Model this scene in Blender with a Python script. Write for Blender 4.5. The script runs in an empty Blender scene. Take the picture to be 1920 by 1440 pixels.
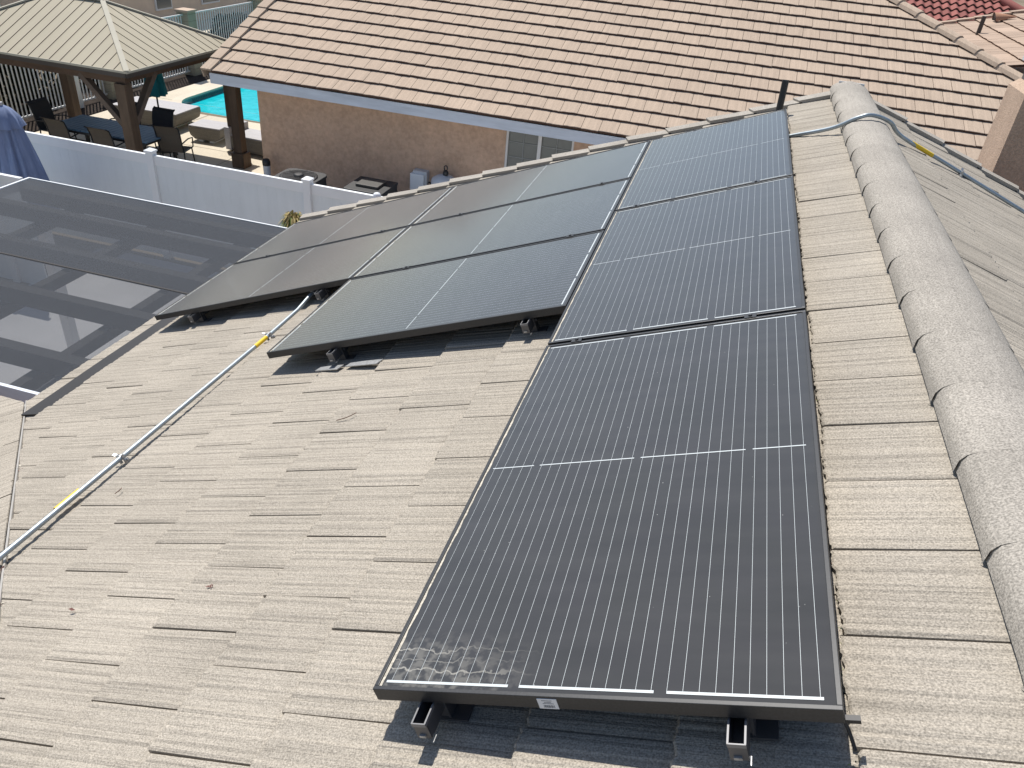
import bpy, math, random
from mathutils import Vector, Matrix
R_ = random.Random(7)
sc = bpy.context.scene
col = sc.collection
PI = math.pi
S = math.radians(21.85); CS = math.cos(S); SN = math.sin(S); TN = math.tan(S)
G = -4.4                       # ground level (z = 0 lies on the near solar panel's lower edge)

# ------------------------------------------------------------------ camera
cam_d = bpy.data.cameras.new('camera'); cam = bpy.data.objects.new('camera', cam_d); col.objects.link(cam)
cam_d.sensor_width = 36.0; cam_d.lens = 26.94; cam_d.clip_start = 0.05; cam_d.clip_end = 500
Rr = [(0.92020841, 0.27271648, -0.28078855), (-0.11087372, -0.50636182, -0.85516357), (-0.37539779, 0.81806078, -0.43572131)]
def r2w(u, v, n): return Vector((u*CS - n*SN, v, u*SN + n*CS))   # roof coords (upslope, along ridge, normal) -> world
ax = [r2w(*r) for r in Rr]
M = Matrix.Identity(4)
for i in range(3):
    M[i][0] = ax[0][i]; M[i][1] = -ax[1][i]; M[i][2] = -ax[2][i]
M.translation = (0.49731, -1.02411, 1.61040)
cam.matrix_world = M
sc.camera = cam

# ------------------------------------------------------------------ light
SUN = Vector((-0.350, 0.400, 0.850)).normalized()
elev = math.asin(SUN.z); azim = math.atan2(SUN.x, SUN.y)
world = bpy.data.worlds.new('World'); sc.world = world; world.use_nodes = True
wn = world.node_tree.nodes; wl = world.node_tree.links
sky = wn.new('ShaderNodeTexSky'); sky.sky_type = 'NISHITA'; sky.sun_disc = False
sky.sun_elevation = elev; sky.sun_rotation = azim; sky.altitude = 300; sky.dust_density = 1.0; sky.ozone_density = 0.6
bg = wn['Background']; bg.inputs['Strength'].default_value = 0.095
wl.new(sky.outputs['Color'], bg.inputs['Color'])
sd = bpy.data.lights.new('sun', 'SUN'); sd.energy = 4.2; sd.angle = math.radians(0.53); sd.color = (1.0, 0.955, 0.89)
so = bpy.data.objects.new('sun', sd); col.objects.link(so); so.location = (0, 0, 30)
so.rotation_euler = SUN.to_track_quat('Z', 'Y').to_euler()
sc.view_settings.view_transform = 'Standard'; sc.view_settings.look = 'None'
sc.view_settings.exposure = 0.42; sc.view_settings.gamma = 1.0

# ------------------------------------------------------------------ materials
def nodes(m): return m.node_tree.nodes, m.node_tree.links
def mat(name, color, rough=0.8, spec=0.5, metal=0.0, var=0.0, vscale=3.0, bump=0.0, bscale=60.0, coat=0.0,
        grit=None, streak=None, tint=0.0, dirt=None, alpha=None):
    """Principled; var: soft colour variation; grit=(scale, lo, hi) speckle multiplier; streak=(sx,sy,sz,lo,hi) stretched noise;
    tint: per-face attribute strength; dirt=(color, scale, amount)"""
    m = bpy.data.materials.new(name); m.use_nodes = True
    n, l = nodes(m); b = n['Principled BSDF']
    b.inputs['Roughness'].default_value = rough; b.inputs['Metallic'].default_value = metal
    b.inputs['Specular IOR Level'].default_value = spec
    if coat: b.inputs['Coat Weight'].default_value = coat
    tc = n.new('ShaderNodeTexCoord')
    rgb = n.new('ShaderNodeRGB'); rgb.outputs[0].default_value = (*color, 1); cur = rgb.outputs[0]
    def mul(cur, fac):
        x = n.new('ShaderNodeVectorMath'); x.operation = 'SCALE'
        l.new(cur, x.inputs[0]); l.new(fac, x.inputs['Scale']); return x.outputs[0]
    def noise(scale, detail=3, vec=None, rough=0.55):
        t = n.new('ShaderNodeTexNoise'); t.inputs['Scale'].default_value = scale; t.inputs['Detail'].default_value = detail
        t.inputs['Roughness'].default_value = rough
        l.new(vec if vec is not None else tc.outputs['Object'], t.inputs['Vector']); return t.outputs['Fac']
    def rng(fac, lo, hi, a=0.3, z=0.7):
        r = n.new('ShaderNodeMapRange'); r.inputs['From Min'].default_value = a; r.inputs['From Max'].default_value = z
        r.inputs['To Min'].default_value = lo; r.inputs['To Max'].default_value = hi; l.new(fac, r.inputs['Value']); return r.outputs[0]
    bumps = []
    if var: cur = mul(cur, rng(noise(vscale, 5), 1-var, 1+var))
    if streak:
        mp = n.new('ShaderNodeMapping'); mp.inputs['Scale'].default_value = streak[:3]
        l.new(tc.outputs['Object'], mp.inputs['Vector'])
        s = noise(1.0, 4, mp.outputs['Vector'], 0.65); cur = mul(cur, rng(s, streak[3], streak[4], .30, .52 if len(streak) > 5 else .7))
        if len(streak) > 5: bumps.append((s, streak[5]))
    if grit:
        g = noise(grit[0], 2); cur = mul(cur, rng(g, grit[1], grit[2], 0.32, 0.68))
        if len(grit) > 3: bumps.append((g, grit[3]))
    if tint:
        at = n.new('ShaderNodeAttribute'); at.attribute_name = 'tint'
        cur = mul(cur, rng(at.outputs['Fac'], 1-tint, 1+tint, 0, 1))
    if dirt:
        mx = n.new('ShaderNodeMix'); mx.data_type = 'RGBA'
        l.new(rng(noise(dirt[1], 6), 0, dirt[2], 0.45, 0.75), mx.inputs[0]); l.new(cur, mx.inputs[6]); mx.inputs[7].default_value = (*dirt[0], 1)
        cur = mx.outputs[2]
    l.new(cur, b.inputs['Base Color'])
    if bump: bumps.append((noise(bscale, 4), bump))
    prev = None
    for h, st in bumps:
        bp = n.new('ShaderNodeBump'); bp.inputs['Strength'].default_value = 1.0; bp.inputs['Distance'].default_value = st
        l.new(h, bp.inputs['Height'])
        if prev: l.new(prev, bp.inputs['Normal'])
        prev = bp.outputs['Normal']
    if prev: l.new(prev, b.inputs['Normal'])
    if alpha is not None: b.inputs['Alpha'].default_value = alpha
    return m

TILE_C = (0.342, 0.308, 0.258)
m_tile = mat('roof_tile_main', TILE_C, 0.95, 0.2, var=0.07, vscale=2.2, streak=(1.6, 110, 1.6, 0.72, 1.06, 0.0032), grit=(230, 0.66, 1.36, 0.0014), tint=0.05)
m_tile_w = mat('roof_tile_wing', TILE_C, 0.95, 0.2, var=0.07, vscale=2.2, streak=(110, 1.6, 1.6, 0.72, 1.06, 0.0032), grit=(230, 0.66, 1.36, 0.0014), tint=0.05)
m_cap = mat('ridge_cap_concrete', (0.330, 0.305, 0.268), 0.95, 0.2, var=0.10, vscale=3, grit=(180, 0.64, 1.36, 0.0014), streak=(60, 3, 60, 0.93, 1.06), tint=0.05)
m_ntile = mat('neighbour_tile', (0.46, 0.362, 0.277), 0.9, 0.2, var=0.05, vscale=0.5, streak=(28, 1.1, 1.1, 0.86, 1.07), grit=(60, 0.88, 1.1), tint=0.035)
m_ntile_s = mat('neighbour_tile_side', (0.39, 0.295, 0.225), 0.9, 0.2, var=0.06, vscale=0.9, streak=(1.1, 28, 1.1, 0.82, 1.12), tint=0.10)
m_butt_shade = mat('tile_butt_shade', (0.085, 0.052, 0.040), 0.95, 0.1, grit=(50, 0.7, 1.3))  # shade on the tile fronts, put into the colour as dark brown
m_under = mat('roof_underlay', (0.05, 0.047, 0.045), 0.9)
m_frame = mat('black_anodised_frame', (0.022, 0.023, 0.025), 0.42, 0.5, metal=0.0, grit=(160, 0.8, 1.3))
m_bus = mat('silver_busbar', (0.50, 0.54, 0.55), 0.45, 0.5)
m_dust = mat('dried_dust', (0.52, 0.48, 0.40), 0.9, 0.2, grit=(120, 0.6, 1.2))
m_alu = mat('mill_aluminium', (0.42, 0.43, 0.44), 0.45, metal=0.7, grit=(90, 0.8, 1.15))
m_lip = mat('grey_rail_lip', (0.20, 0.20, 0.205), 0.5, metal=0.3)
m_dalu = mat('dark_anodised_rail', (0.11, 0.11, 0.115), 0.45, metal=0.4)
m_galv = mat('galvanised_conduit', (0.37, 0.42, 0.45), 0.45, metal=0.6, var=0.12, vscale=8, grit=(150, 0.85, 1.1))
m_yellow = mat('yellow_label', (0.78, 0.52, 0.02), 0.5)
m_black = mat('black_plastic', (0.018, 0.018, 0.02), 0.5)
m_blackmetal = mat('black_sheet_metal', (0.022, 0.020, 0.020), 0.55, 0.4, var=0.2)
m_white_lbl = mat('white_label', (0.72, 0.74, 0.76), 0.5)
m_ink = mat('grey_ink', (0.16, 0.17, 0.19), 0.6)
m_vinyl = mat('white_vinyl', (0.78, 0.80, 0.80), 0.4, 0.5, var=0.03, vscale=2)
m_vinyl_p = mat('white_vinyl_panel', (0.72, 0.765, 0.775), 0.42, 0.5, var=0.04, vscale=1.3, streak=(6, 6, 0.6, 0.97, 1.02))
m_stucco = mat('tan_stucco', (0.56, 0.380, 0.268), 0.95, 0.2, var=0.10, vscale=2.6, grit=(14, 0.90, 1.10), bump=0.006, bscale=45, dirt=((0.56, 0.41, 0.31), 7.0, 0.32))
m_stucco2 = mat('chimney_stucco', (0.44, 0.33, 0.25), 0.95, 0.2, var=0.08, vscale=4, grit=(70, 0.85, 1.15), bump=0.005, bscale=90)
m_stucco3 = mat('far_house_stucco', (0.70, 0.55, 0.41), 0.95, 0.2, var=0.06)
m_fascia = mat('pale_blue_fascia', (0.62, 0.66, 0.72), 0.6, 0.3, var=0.05, vscale=1.5, streak=(1.2, 8, 12, 0.85, 1.05))
m_eave_white = mat('eave_white_paint', (0.72, 0.71, 0.69), 0.6)
m_wood = mat('stained_cedar', (0.090, 0.060, 0.040), 0.6, 0.3, streak=(9, 9, 1.2, 0.70, 1.25), var=0.12)
m_wood_h = mat('stained_cedar_beam', (0.085, 0.052, 0.034), 0.6, 0.3, streak=(1.2, 9, 9, 0.70, 1.25), var=0.12)
m_wood_grey = mat('weathered_brace', (0.115, 0.085, 0.066), 0.7, 0.3, streak=(4, 4, 4, 0.8, 1.2))
m_gazroof = mat('tan_metal_roofing', (0.375, 0.335, 0.245), 0.65, 0.3, var=0.05, vscale=0.9)
m_gazseam = mat('roofing_seam', (0.19, 0.15, 0.105), 0.6)
m_gazcap = mat('tan_metal_hip_cap', (0.41, 0.385, 0.31), 0.7, 0.25, var=0.04)
m_darkmetal = mat('bronze_gutter', (0.045, 0.038, 0.036), 0.4, 0.5)
m_conc = mat('pool_deck_concrete', (0.56, 0.50, 0.40), 0.9, 0.2, var=0.09, vscale=0.8, grit=(25, 0.92, 1.07))
m_patio = mat('patio_concrete', (0.46, 0.46, 0.465), 0.9, 0.2, var=0.08, vscale=0.9, grit=(60, 0.8, 1.15))
m_dirt = mat('bare_soil', (0.040, 0.032, 0.027), 1.0, 0.1, var=0.35, vscale=2, grit=(20, 0.6, 1.4))
m_ground = mat('dry_ground', (0.20, 0.165, 0.12), 1.0, 0.1, var=0.25, vscale=0.3)
m_block = mat('concrete_block', (0.36, 0.33, 0.25), 0.95, 0.2, var=0.08, grit=(60, 0.85, 1.1))
m_mortar = mat('mortar_joint', (0.16, 0.145, 0.11), 1.0)
m_capblock = mat('pillar_cap', (0.47, 0.36, 0.27), 0.9)
m_whitebar = mat('white_iron_bar', (0.70, 0.71, 0.70), 0.45)
m_wicker = mat('grey_wicker', (0.185, 0.17, 0.145), 0.8, 0.3, streak=(1.5, 1.5, 40, 0.82, 1.12), grit=(90, 0.75, 1.25))
m_wick_top = mat('grey_woven_top', (0.42, 0.41, 0.42), 0.75, 0.3, streak=(3, 40, 40, 0.9, 1.06), grit=(60, 0.9, 1.1))
m_sling = mat('brown_sling_fabric', (0.115, 0.095, 0.075), 0.85, 0.2, grit=(120, 0.8, 1.2))
m_sling_d = mat('dark_sling_fabric', (0.035, 0.036, 0.042), 0.85, 0.2, grit=(120, 0.8, 1.2))
m_slatblue = mat('blue_grey_table_slats', (0.12, 0.20, 0.285), 0.45, 0.4, var=0.05)
m_ublue = mat('faded_blue_canvas', (0.22, 0.27, 0.41), 0.9, 0.2, var=0.10, vscale=3, streak=(10, 10, 1, 0.85, 1.1))
m_uteal = mat('teal_canvas', (0.012, 0.13, 0.165), 0.9, 0.2, var=0.1)
m_ac = mat('dark_grey_ac', (0.030, 0.031, 0.033), 0.55, 0.4, var=0.12, vscale=5)
m_ac2 = mat('ac_fan_black', (0.014, 0.016, 0.020), 0.4, 0.5)
m_acpad = mat('ac_top_brown', (0.045, 0.042, 0.038), 0.6)
m_ltgrey = mat('light_grey_enamel', (0.55, 0.57, 0.60), 0.5)
m_wht = mat('white_enamel', (0.78, 0.80, 0.82), 0.45)
m_pane = mat('window_glass', (0.15, 0.155, 0.14), 0.15, 0.6)
m_blind = mat('grey_blind', (0.30, 0.31, 0.30), 0.8)
m_tan_trim = mat('window_stucco_trim', (0.52, 0.40, 0.30), 0.9)
m_red = mat('red_clay_tile', (0.27, 0.100, 0.085), 0.8, 0.2, var=0.14, vscale=1.4, tint=0.18)
m_terracotta = mat('terracotta', (0.42, 0.22, 0.13), 0.85)
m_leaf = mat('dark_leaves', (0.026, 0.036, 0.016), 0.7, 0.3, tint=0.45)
m_leaf_shade = mat('shaded_leaves', (0.012, 0.015, 0.009), 0.95, 0.05, tint=0.4)  # leaf colour darkened to paint shade over the sunlit bushes
m_bark = mat('bark', (0.09, 0.065, 0.045), 0.95)
m_blade = mat('green_blade', (0.17, 0.22, 0.055), 0.6, 0.3, tint=0.4)
m_blade_y = mat('straw_blade', (0.42, 0.33, 0.14), 0.7, 0.3, tint=0.3)
m_pooltile = mat('pool_tile_band', (0.10, 0.20, 0.21), 0.35, 0.5, var=0.2, vscale=6)
m_poolwall = mat('pool_plaster', (0.30, 0.62, 0.66), 0.7)
m_coping = mat('pool_coping', (0.58, 0.51, 0.41), 0.9, var=0.06, grit=(30, 0.92, 1.06))
m_drywood = mat('dry_twig', (0.16, 0.10, 0.07), 0.9)
m_redleaf = mat('dry_red_leaf', (0.17, 0.075, 0.06), 0.8)
m_valley = mat('grey_valley_metal', (0.38, 0.36, 0.33), 0.5, metal=0.4, var=0.1)
m_pwood = mat('pergola_wood', (0.035, 0.033, 0.032), 0.8, streak=(1.2, 9, 9, 0.8, 1.15))

def glass_mat(name, stain):
    m = bpy.data.materials.new(name); m.use_nodes = True
    n, l = nodes(m); b = n['Principled BSDF']
    tc = n.new('ShaderNodeTexCoord')
    def noise(scale, d=4, mp=None):
        t = n.new('ShaderNodeTexNoise'); t.inputs['Scale'].default_value = scale; t.inputs['Detail'].default_value = d
        if mp:
            q = n.new('ShaderNodeMapping'); q.inputs['Scale'].default_value = mp; l.new(tc.outputs['Object'], q.inputs['Vector']); l.new(q.outputs[0], t.inputs['Vector'])
        else: l.new(tc.outputs['Object'], t.inputs['Vector'])
        return t.outputs['Fac']
    def rng(f, a, z, lo, hi):
        r = n.new('ShaderNodeMapRange'); r.inputs['From Min'].default_value = a; r.inputs['From Max'].default_value = z
        r.inputs['To Min'].default_value = lo; r.inputs['To Max'].default_value = hi; l.new(f, r.inputs['Value']); return r.outputs[0]
    def math_(op, a, c):
        q = n.new('ShaderNodeMath'); q.operation = op
        for i, x in enumerate((a, c)):
            if isinstance(x, (int, float)): q.inputs[i].default_value = x
            else: l.new(x, q.inputs[i])
        return q.outputs[0]
    def mix(f, A, B_):
        q = n.new('ShaderNodeMix'); q.data_type = 'RGBA'; l.new(f, q.inputs[0])
        for i, x in ((6, A), (7, B_)):
            if isinstance(x, tuple): q.inputs[i].default_value = (*x, 1)
            else: l.new(x, q.inputs[i])
        return q.outputs[2]
    c = mix(rng(noise(5), .35, .65, 0, 1), (0.021, 0.022, 0.024), (0.024, 0.024, 0.028))
    # thin film of dust, blown in soft streaks across the glass
    dust = math_('MULTIPLY', rng(noise(2.2, 5, (1, 6, 1)), .35, .75, 0.45, 1.0), 0.055)
    c = mix(dust, c, (0.40, 0.395, 0.36))
    sp = n.new('ShaderNodeTexVoronoi'); sp.inputs['Scale'].default_value = 26; sp.inputs['Randomness'].default_value = 1
    l.new(tc.outputs['Object'], sp.inputs['Vector'])
    spots = math_('MULTIPLY', rng(sp.outputs['Distance'], .045, .030, 0, 1), rng(noise(9, 2), .50, .58, 0, 0.7))
    c = mix(spots, c, (0.5, 0.5, 0.47))
    if stain:
        sx = n.new('ShaderNodeSeparateXYZ'); l.new(tc.outputs['Object'], sx.inputs[0])
        mx = rng(sx.outputs['X'], 0.03, 0.40, 1, 0); my = rng(sx.outputs['Y'], 0.02, 0.19, 1, 0)
        msk = math_('MULTIPLY', mx, my)
        yy = math_('ADD', sx.outputs['Y'], math_('ADD', math_('MULTIPLY', math_('SUBTRACT', noise(7, 3), .5), .09), math_('MULTIPLY', math_('SUBTRACT', noise(45, 3), .5), .03)))
        tide = lambda y0: rng(math_('ABSOLUTE', math_('SUBTRACT', yy, y0), 0), .0010, .0034, 1, 0)
        lines = math_('MAXIMUM', tide(.125), math_('MAXIMUM', tide(.060), math_('MULTIPLY', tide(.090), .5)))
        blot = rng(noise(40, 5), .45, .6, 0, 0.35)
        fac = math_('MULTIPLY', math_('MINIMUM', math_('MULTIPLY', msk, 2.4), 1.0), math_('MAXIMUM', lines, blot))
        c = mix(math_('MULTIPLY', fac, 0.62), c, (0.42, 0.40, 0.35))
    l.new(c, b.inputs['Base Color'])
    b.inputs['Roughness'].default_value = 0.11; b.inputs['Specular IOR Level'].default_value = 0.29
    b.inputs['Sheen Weight'].default_value = 0.36; b.inputs['Sheen Roughness'].default_value = 0.55; b.inputs['Sheen Tint'].default_value = (0.94, 0.92, 0.84, 1)   # clinging dust, stronger at grazing angles
    return m
m_glass = glass_mat('solar_glass', False); m_glass_s = glass_mat('stained_solar_glass', True)

def mesh_mat():
    m = bpy.data.materials.new('shade_screen_fabric'); m.use_nodes = True
    n, l = nodes(m); b = n['Principled BSDF']; out = n['Material Output']
    tc = n.new('ShaderNodeTexCoord'); t = n.new('ShaderNodeTexNoise'); t.inputs['Scale'].default_value = 110; l.new(tc.outputs['Object'], t.inputs['Vector'])
    r = n.new('ShaderNodeMapRange'); r.inputs['From Min'].default_value = .3; r.inputs['From Max'].default_value = .7; r.inputs['To Min'].default_value = 0.048; r.inputs['To Max'].default_value = 0.078; l.new(t.outputs['Fac'], r.inputs['Value'])
    cc = n.new('ShaderNodeCombineColor'); 
    for i in range(3): l.new(r.outputs[0], cc.inputs[i])
    tn = n.new('ShaderNodeVectorMath'); tn.operation = 'MULTIPLY'; tn.inputs[1].default_value = (.90, 1.0, 1.16); l.new(cc.outputs[0], tn.inputs[0])
    l.new(tn.outputs[0], b.inputs['Base Color']); b.inputs['Roughness'].default_value = 0.8; b.inputs['Specular IOR Level'].default_value = 0.15
    g = n.new('ShaderNodeNewGeometry'); d = n.new('ShaderNodeVectorMath'); d.operation = 'DOT_PRODUCT'
    l.new(g.outputs['Normal'], d.inputs[0]); l.new(g.outputs['Incoming'], d.inputs[1])
    a = n.new('ShaderNodeMath'); a.operation = 'ABSOLUTE'; l.new(d.outputs['Value'], a.inputs[0])
    q = n.new('ShaderNodeMapRange'); q.inputs['From Min'].default_value = 0.18; q.inputs['From Max'].default_value = 0.95
    q.inputs['To Min'].default_value = 0.05; q.inputs['To Max'].default_value = 0.68; l.new(a.outputs[0], q.inputs['Value'])   # open weave: more see-through face on
    tr = n.new('ShaderNodeBsdfTransparent'); mx = n.new('ShaderNodeMixShader')
    l.new(q.outputs[0], mx.inputs[0]); l.new(b.outputs[0], mx.inputs[1]); l.new(tr.outputs[0], mx.inputs[2]); l.new(mx.outputs[0], out.inputs['Surface'])
    return m
m_screen = mesh_mat()
def water_mat():
    m = bpy.data.materials.new('pool_water'); m.use_nodes = True
    n, l = nodes(m); b = n['Principled BSDF']
    tc = n.new('ShaderNodeTexCoord'); t = n.new('ShaderNodeTexNoise'); t.inputs['Scale'].default_value = 3.5; t.inputs['Detail'].default_value = 4; l.new(tc.outputs['Object'], t.inputs['Vector'])
    b.inputs['Base Color'].default_value = (0.012, 0.50, 0.56, 1); b.inputs['Roughness'].default_value = 0.06
    r = n.new('ShaderNodeMix'); r.data_type = 'RGBA'; l.new(t.outputs['Fac'], r.inputs[0]); r.inputs[6].default_value = (0.004, 0.40, 0.48, 1); r.inputs[7].default_value = (0.02, 0.60, 0.65, 1)
    l.new(r.outputs[2], b.inputs['Base Color'])
    bp = n.new('ShaderNodeBump'); bp.inputs['Distance'].default_value = 0.03; l.new(t.outputs['Fac'], bp.inputs['Height']); l.new(bp.outputs[0], b.inputs['Normal'])
    return m
m_water = water_mat()

# ------------------------------------------------------------------ mesh builder
class MB:
    def __init__(s): s.v = []; s.f = []; s.m = []; s.t = []; s.sm = []
    def add(s, vs, fs, mi=0, t=0.5, smooth=False):
        o = len(s.v); s.v += [Vector(p) for p in vs]
        for f in fs: s.f.append([o+i for i in f]); s.m.append(mi); s.t.append(t); s.sm.append(smooth)
    def quad(s, a, b, c, d, mi=0, t=0.5): s.add([a, b, c, d], [(0, 1, 2, 3)], mi, t)
    def hexa(s, b4, t4, mi=0, t=0.5):
        s.add(list(b4)+list(t4), [(3, 2, 1, 0), (4, 5, 6, 7), (0, 1, 5, 4), (1, 2, 6, 5), (2, 3, 7, 6), (3, 0, 4, 7)], mi, t)
    def box(s, x0, y0, z0, x1, y1, z1, mi=0, t=0.5):
        s.hexa([(x0, y0, z0), (x1, y0, z0), (x1, y1, z0), (x0, y1, z0)], [(x0, y0, z1), (x1, y0, z1), (x1, y1, z1), (x0, y1, z1)], mi, t)
    def bar(s, a, b, w, h, up=(0, 0, 1), mi=0, t=0.5):
        """box beam from a to b, w wide sideways, h deep along up (centred)"""
        a = Vector(a); b = Vector(b); d = (b-a).normalized(); sd_ = d.cross(Vector(up)).normalized(); u = sd_.cross(d)
        q = [(-w/2, -h/2), (w/2, -h/2), (w/2, h/2), (-w/2, h/2)]
        s.hexa([a+sd_*x+u*y for x, y in q], [b+sd_*x+u*y for x, y in q], mi, t)
    def tube(s, pts, r, n=12, mi=0, cap=True, t=0.5):
        pts = [Vector(p) for p in pts]; rs = r if isinstance(r, (list, tuple)) else [r]*len(pts)
        rings = []; ref = None
        for i, p in enumerate(pts):
            d = (pts[min(i+1, len(pts)-1)] - pts[max(i-1, 0)]).normalized()
            if ref is None: ref = Vector((0, 0, 1)) if abs(d.z) < .9 else Vector((1, 0, 0))
            a = d.cross(ref).normalized(); b = a.cross(d); ref = b
            rings.append([p + (a*math.cos(2*PI*k/n) + b*math.sin(2*PI*k/n))*rs[i] for k in range(n)])
        vs = [q for rg in rings for q in rg]; fs = []
        for i in range(len(pts)-1):
            for k in range(n): fs.append((i*n+k, i*n+(k+1) % n, (i+1)*n+(k+1) % n, (i+1)*n+k))
        s.add(vs, fs, mi, t, True)
        if cap:
            s.add(rings[0], [tuple(range(n))], mi, t); s.add(rings[-1], [tuple(reversed(range(n)))], mi, t)
    def lathe(s, c, prof, n=24, mi=0, fold=None, t=0.5):
        """prof: (radius, z) list; fold(angle, i) -> radius multiplier"""
        c = Vector(c); vs = []; fs = []
        for i, (r, z) in enumerate(prof):
            for k in range(n):
                a = 2*PI*k/n; q = r*(fold(a, i) if fold else 1); vs.append(c+Vector((q*math.cos(a), q*math.sin(a), z)))
        for i in range(len(prof)-1):
            for k in range(n): fs.append((i*n+k, i*n+(k+1) % n, (i+1)*n+(k+1) % n, (i+1)*n+k))
        s.add(vs, fs, mi, t, True)
        s.add(vs[-n:], [tuple(range(n))], mi, t); s.add(vs[:n], [tuple(reversed(range(n)))], mi, t)
    def prism(s, poly, z0, z1, mi=0, t=0.5):
        n = len(poly); vs = [(x, y, z0) for x, y in poly] + [(x, y, z1) for x, y in poly]
        s.add(vs, [tuple(reversed(range(n))), tuple(range(n, 2*n))] + [(i, (i+1) % n, n+(i+1) % n, n+i) for i in range(n)], mi, t)
    def extrude(s, prof, a, b, X, Z, mi=0, caps=True, closed=True, t=0.5):
        """2-D profile (x,z) swept from a to b with axes X, Z"""
        a = Vector(a); b = Vector(b); X = Vector(X); Z = Vector(Z); n = len(prof)
        vs = [a+X*x+Z*z for x, z in prof] + [b+X*x+Z*z for x, z in prof]
        fs = [(i, (i+1) % n, n+(i+1) % n, n+i) for i in range(n if closed else n-1)]
        if caps and closed: fs += [tuple(reversed(range(n))), tuple(range(n, 2*n))]
        s.add(vs, fs, mi, t)
    def build(s, name, mats, parent=None, bevel=0.0, origin=None, matrix=None):
        me = bpy.data.meshes.new(name)
        off = Vector((0, 0, 0))
        if parent is not None:
            p = parent
            while p is not None: off = off + p.location if not p.get('_rot') else off; p = p.parent
            if parent.get('_rot') or (parent.parent and parent.parent.get('_rot')): off = Vector((0, 0, 0))
        elif origin is not None: off = Vector(origin)
        me.from_pydata([tuple(v-off) for v in s.v], [], s.f); 
        if not isinstance(mats, (list, tuple)): mats = [mats]
        for m in mats: me.materials.append(m)
        me.polygons.foreach_set('material_index', s.m)
        me.polygons.foreach_set('use_smooth', s.sm)
        at = me.attributes.new('tint', 'FLOAT', 'FACE'); at.data.foreach_set('value', s.t)
        me.update()
        o = bpy.data.objects.new(name, me); col.objects.link(o)
        if parent is not None: o.parent = parent
        elif origin is not None: o.location = off
        if bevel:
            md = o.modifiers.new('bevel', 'BEVEL'); md.width = bevel; md.segments = 2; md.limit_method = 'ANGLE'; md.angle_limit = math.radians(40)
        return o
def tag(o, label=None, cat=None, group=None, kind=None):
    if label: o['label'] = label
    if cat: o['category'] = cat
    if group: o['group'] = group
    if kind: o['kind'] = kind
    return o
def thing(name, label, cat, loc=(0, 0, 0), group=None):
    o = bpy.data.objects.new(name, None); o.empty_display_size = 0.2; col.objects.link(o); o.location = loc
    return tag(o, label, cat, group)
def local_thing(name, label, cat, group=None):
    """a thing whose parts are modelled in its own coordinates and which is then placed by its matrix"""
    o = thing(name, label, cat, (0, 0, 0), group); o['_rot'] = 1; return o
def dup(root, label=None, name=None):
    c = root.copy(); col.objects.link(c)
    if label: c['label'] = label
    for ch in list(root.children):
        k = ch.copy(); col.objects.link(k); k.parent = c
        for g in list(ch.children):
            d = g.copy(); col.objects.link(d); d.parent = k
    return c
def struct(o): o['kind'] = 'structure'; return o

# ------------------------------------------------------------------ tiled roof surfaces
def tile(mb, P, a0, a1, b0, b1, n0, n1, th, rnd, nseg, groove, jag, mi=0, mib=0, clip=None, edge=0.006):
    """one tile: a along the course, b upslope, n normal; butt (lower) end at b0 raised to n0, head at b1 at n1"""
    t = rnd.random(); skew = rnd.uniform(-.004, .004); dn = rnd.uniform(-.003, .003); db = rnd.uniform(-.006, .006)
    top = []; ok = []
    for i in range(nseg+1):
        k = i/nseg; a = a0+(a1-a0)*k
        h = rnd.uniform(-groove, groove*.6) if 0 < i < nseg else -groove*1.2
        bb = b0+db+skew*(k-.5)*3+rnd.uniform(-jag, jag); n_lo = n0+dn+h+skew*(k-.5); n_hi = n1+h*.8
        c = clip(a) if clip else -1e9
        ok.append(c < b1-.02)
        if c > bb:
            f = min(1.0, (c-bb)/max(b1-bb, 1e-6)); n_lo = n_lo+(n_hi-n_lo)*f; bb = min(c, b1-.01)
        top.append((a, bb, n_lo, n_hi))
    vs = []
    for a, bb, lo, hi in top:
        e = min(edge, (b1-bb)*.4)
        vs += [P(a, bb, lo-th), P(a, bb, lo-edge*.7), P(a, bb+e, lo), P(a, b1, hi), P(a, b1, hi-th)]
    fs = []; fb = []
    for i in range(nseg):
        if not (ok[i] and ok[i+1]): continue
        o = i*5; q = o+5
        fb.append((o, q, q+1, o+1)); fs.append((o+1, q+1, q+2, o+2)); fs.append((o+2, q+2, q+3, o+3))
    base = len(mb.v); mb.v += vs
    for f in fs: mb.f.append([base+i for i in f]); mb.m.append(mi); mb.t.append(t); mb.sm.append(False)
    for f in fb: mb.f.append([base+i for i in f]); mb.m.append(mib); mb.t.append(t); mb.sm.append(False)
    for o in (0, nseg*5):
        if ok[0 if o == 0 else nseg]:
            mb.f.append([base+o+i for i in (0, 1, 2, 3, 4)]); mb.m.append(mib); mb.t.append(t); mb.sm.append(False)
def tiled(mb, P, amin, amax, courses, width, over, raise_, th, rnd, nseg=22, groove=.0022, jag=.004, gap=.004, mi=0, mib=0, clip=None, phase=0.0, head=None, off=0.5):
    for ci, b0 in enumerate(courses):
        b1 = b0+over
        a = amin - width*2 + ((ci*off) % 1.0)*width + phase
        while a < amax:
            x0 = max(a, amin); x1 = min(a+width-gap, amax)
            if x1-x0 > .04:
                bb1 = min(b1, head) if head is not None else b1
                if bb1-b0 > .05:
                    if not clip or min(clip(x0), clip(x1)) < bb1-.03:
                        tile(mb, P, x0, x1, b0, bb1, raise_, 0.0, th, rnd, nseg, groove, jag, mi, mib, clip)
            a += width

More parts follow.
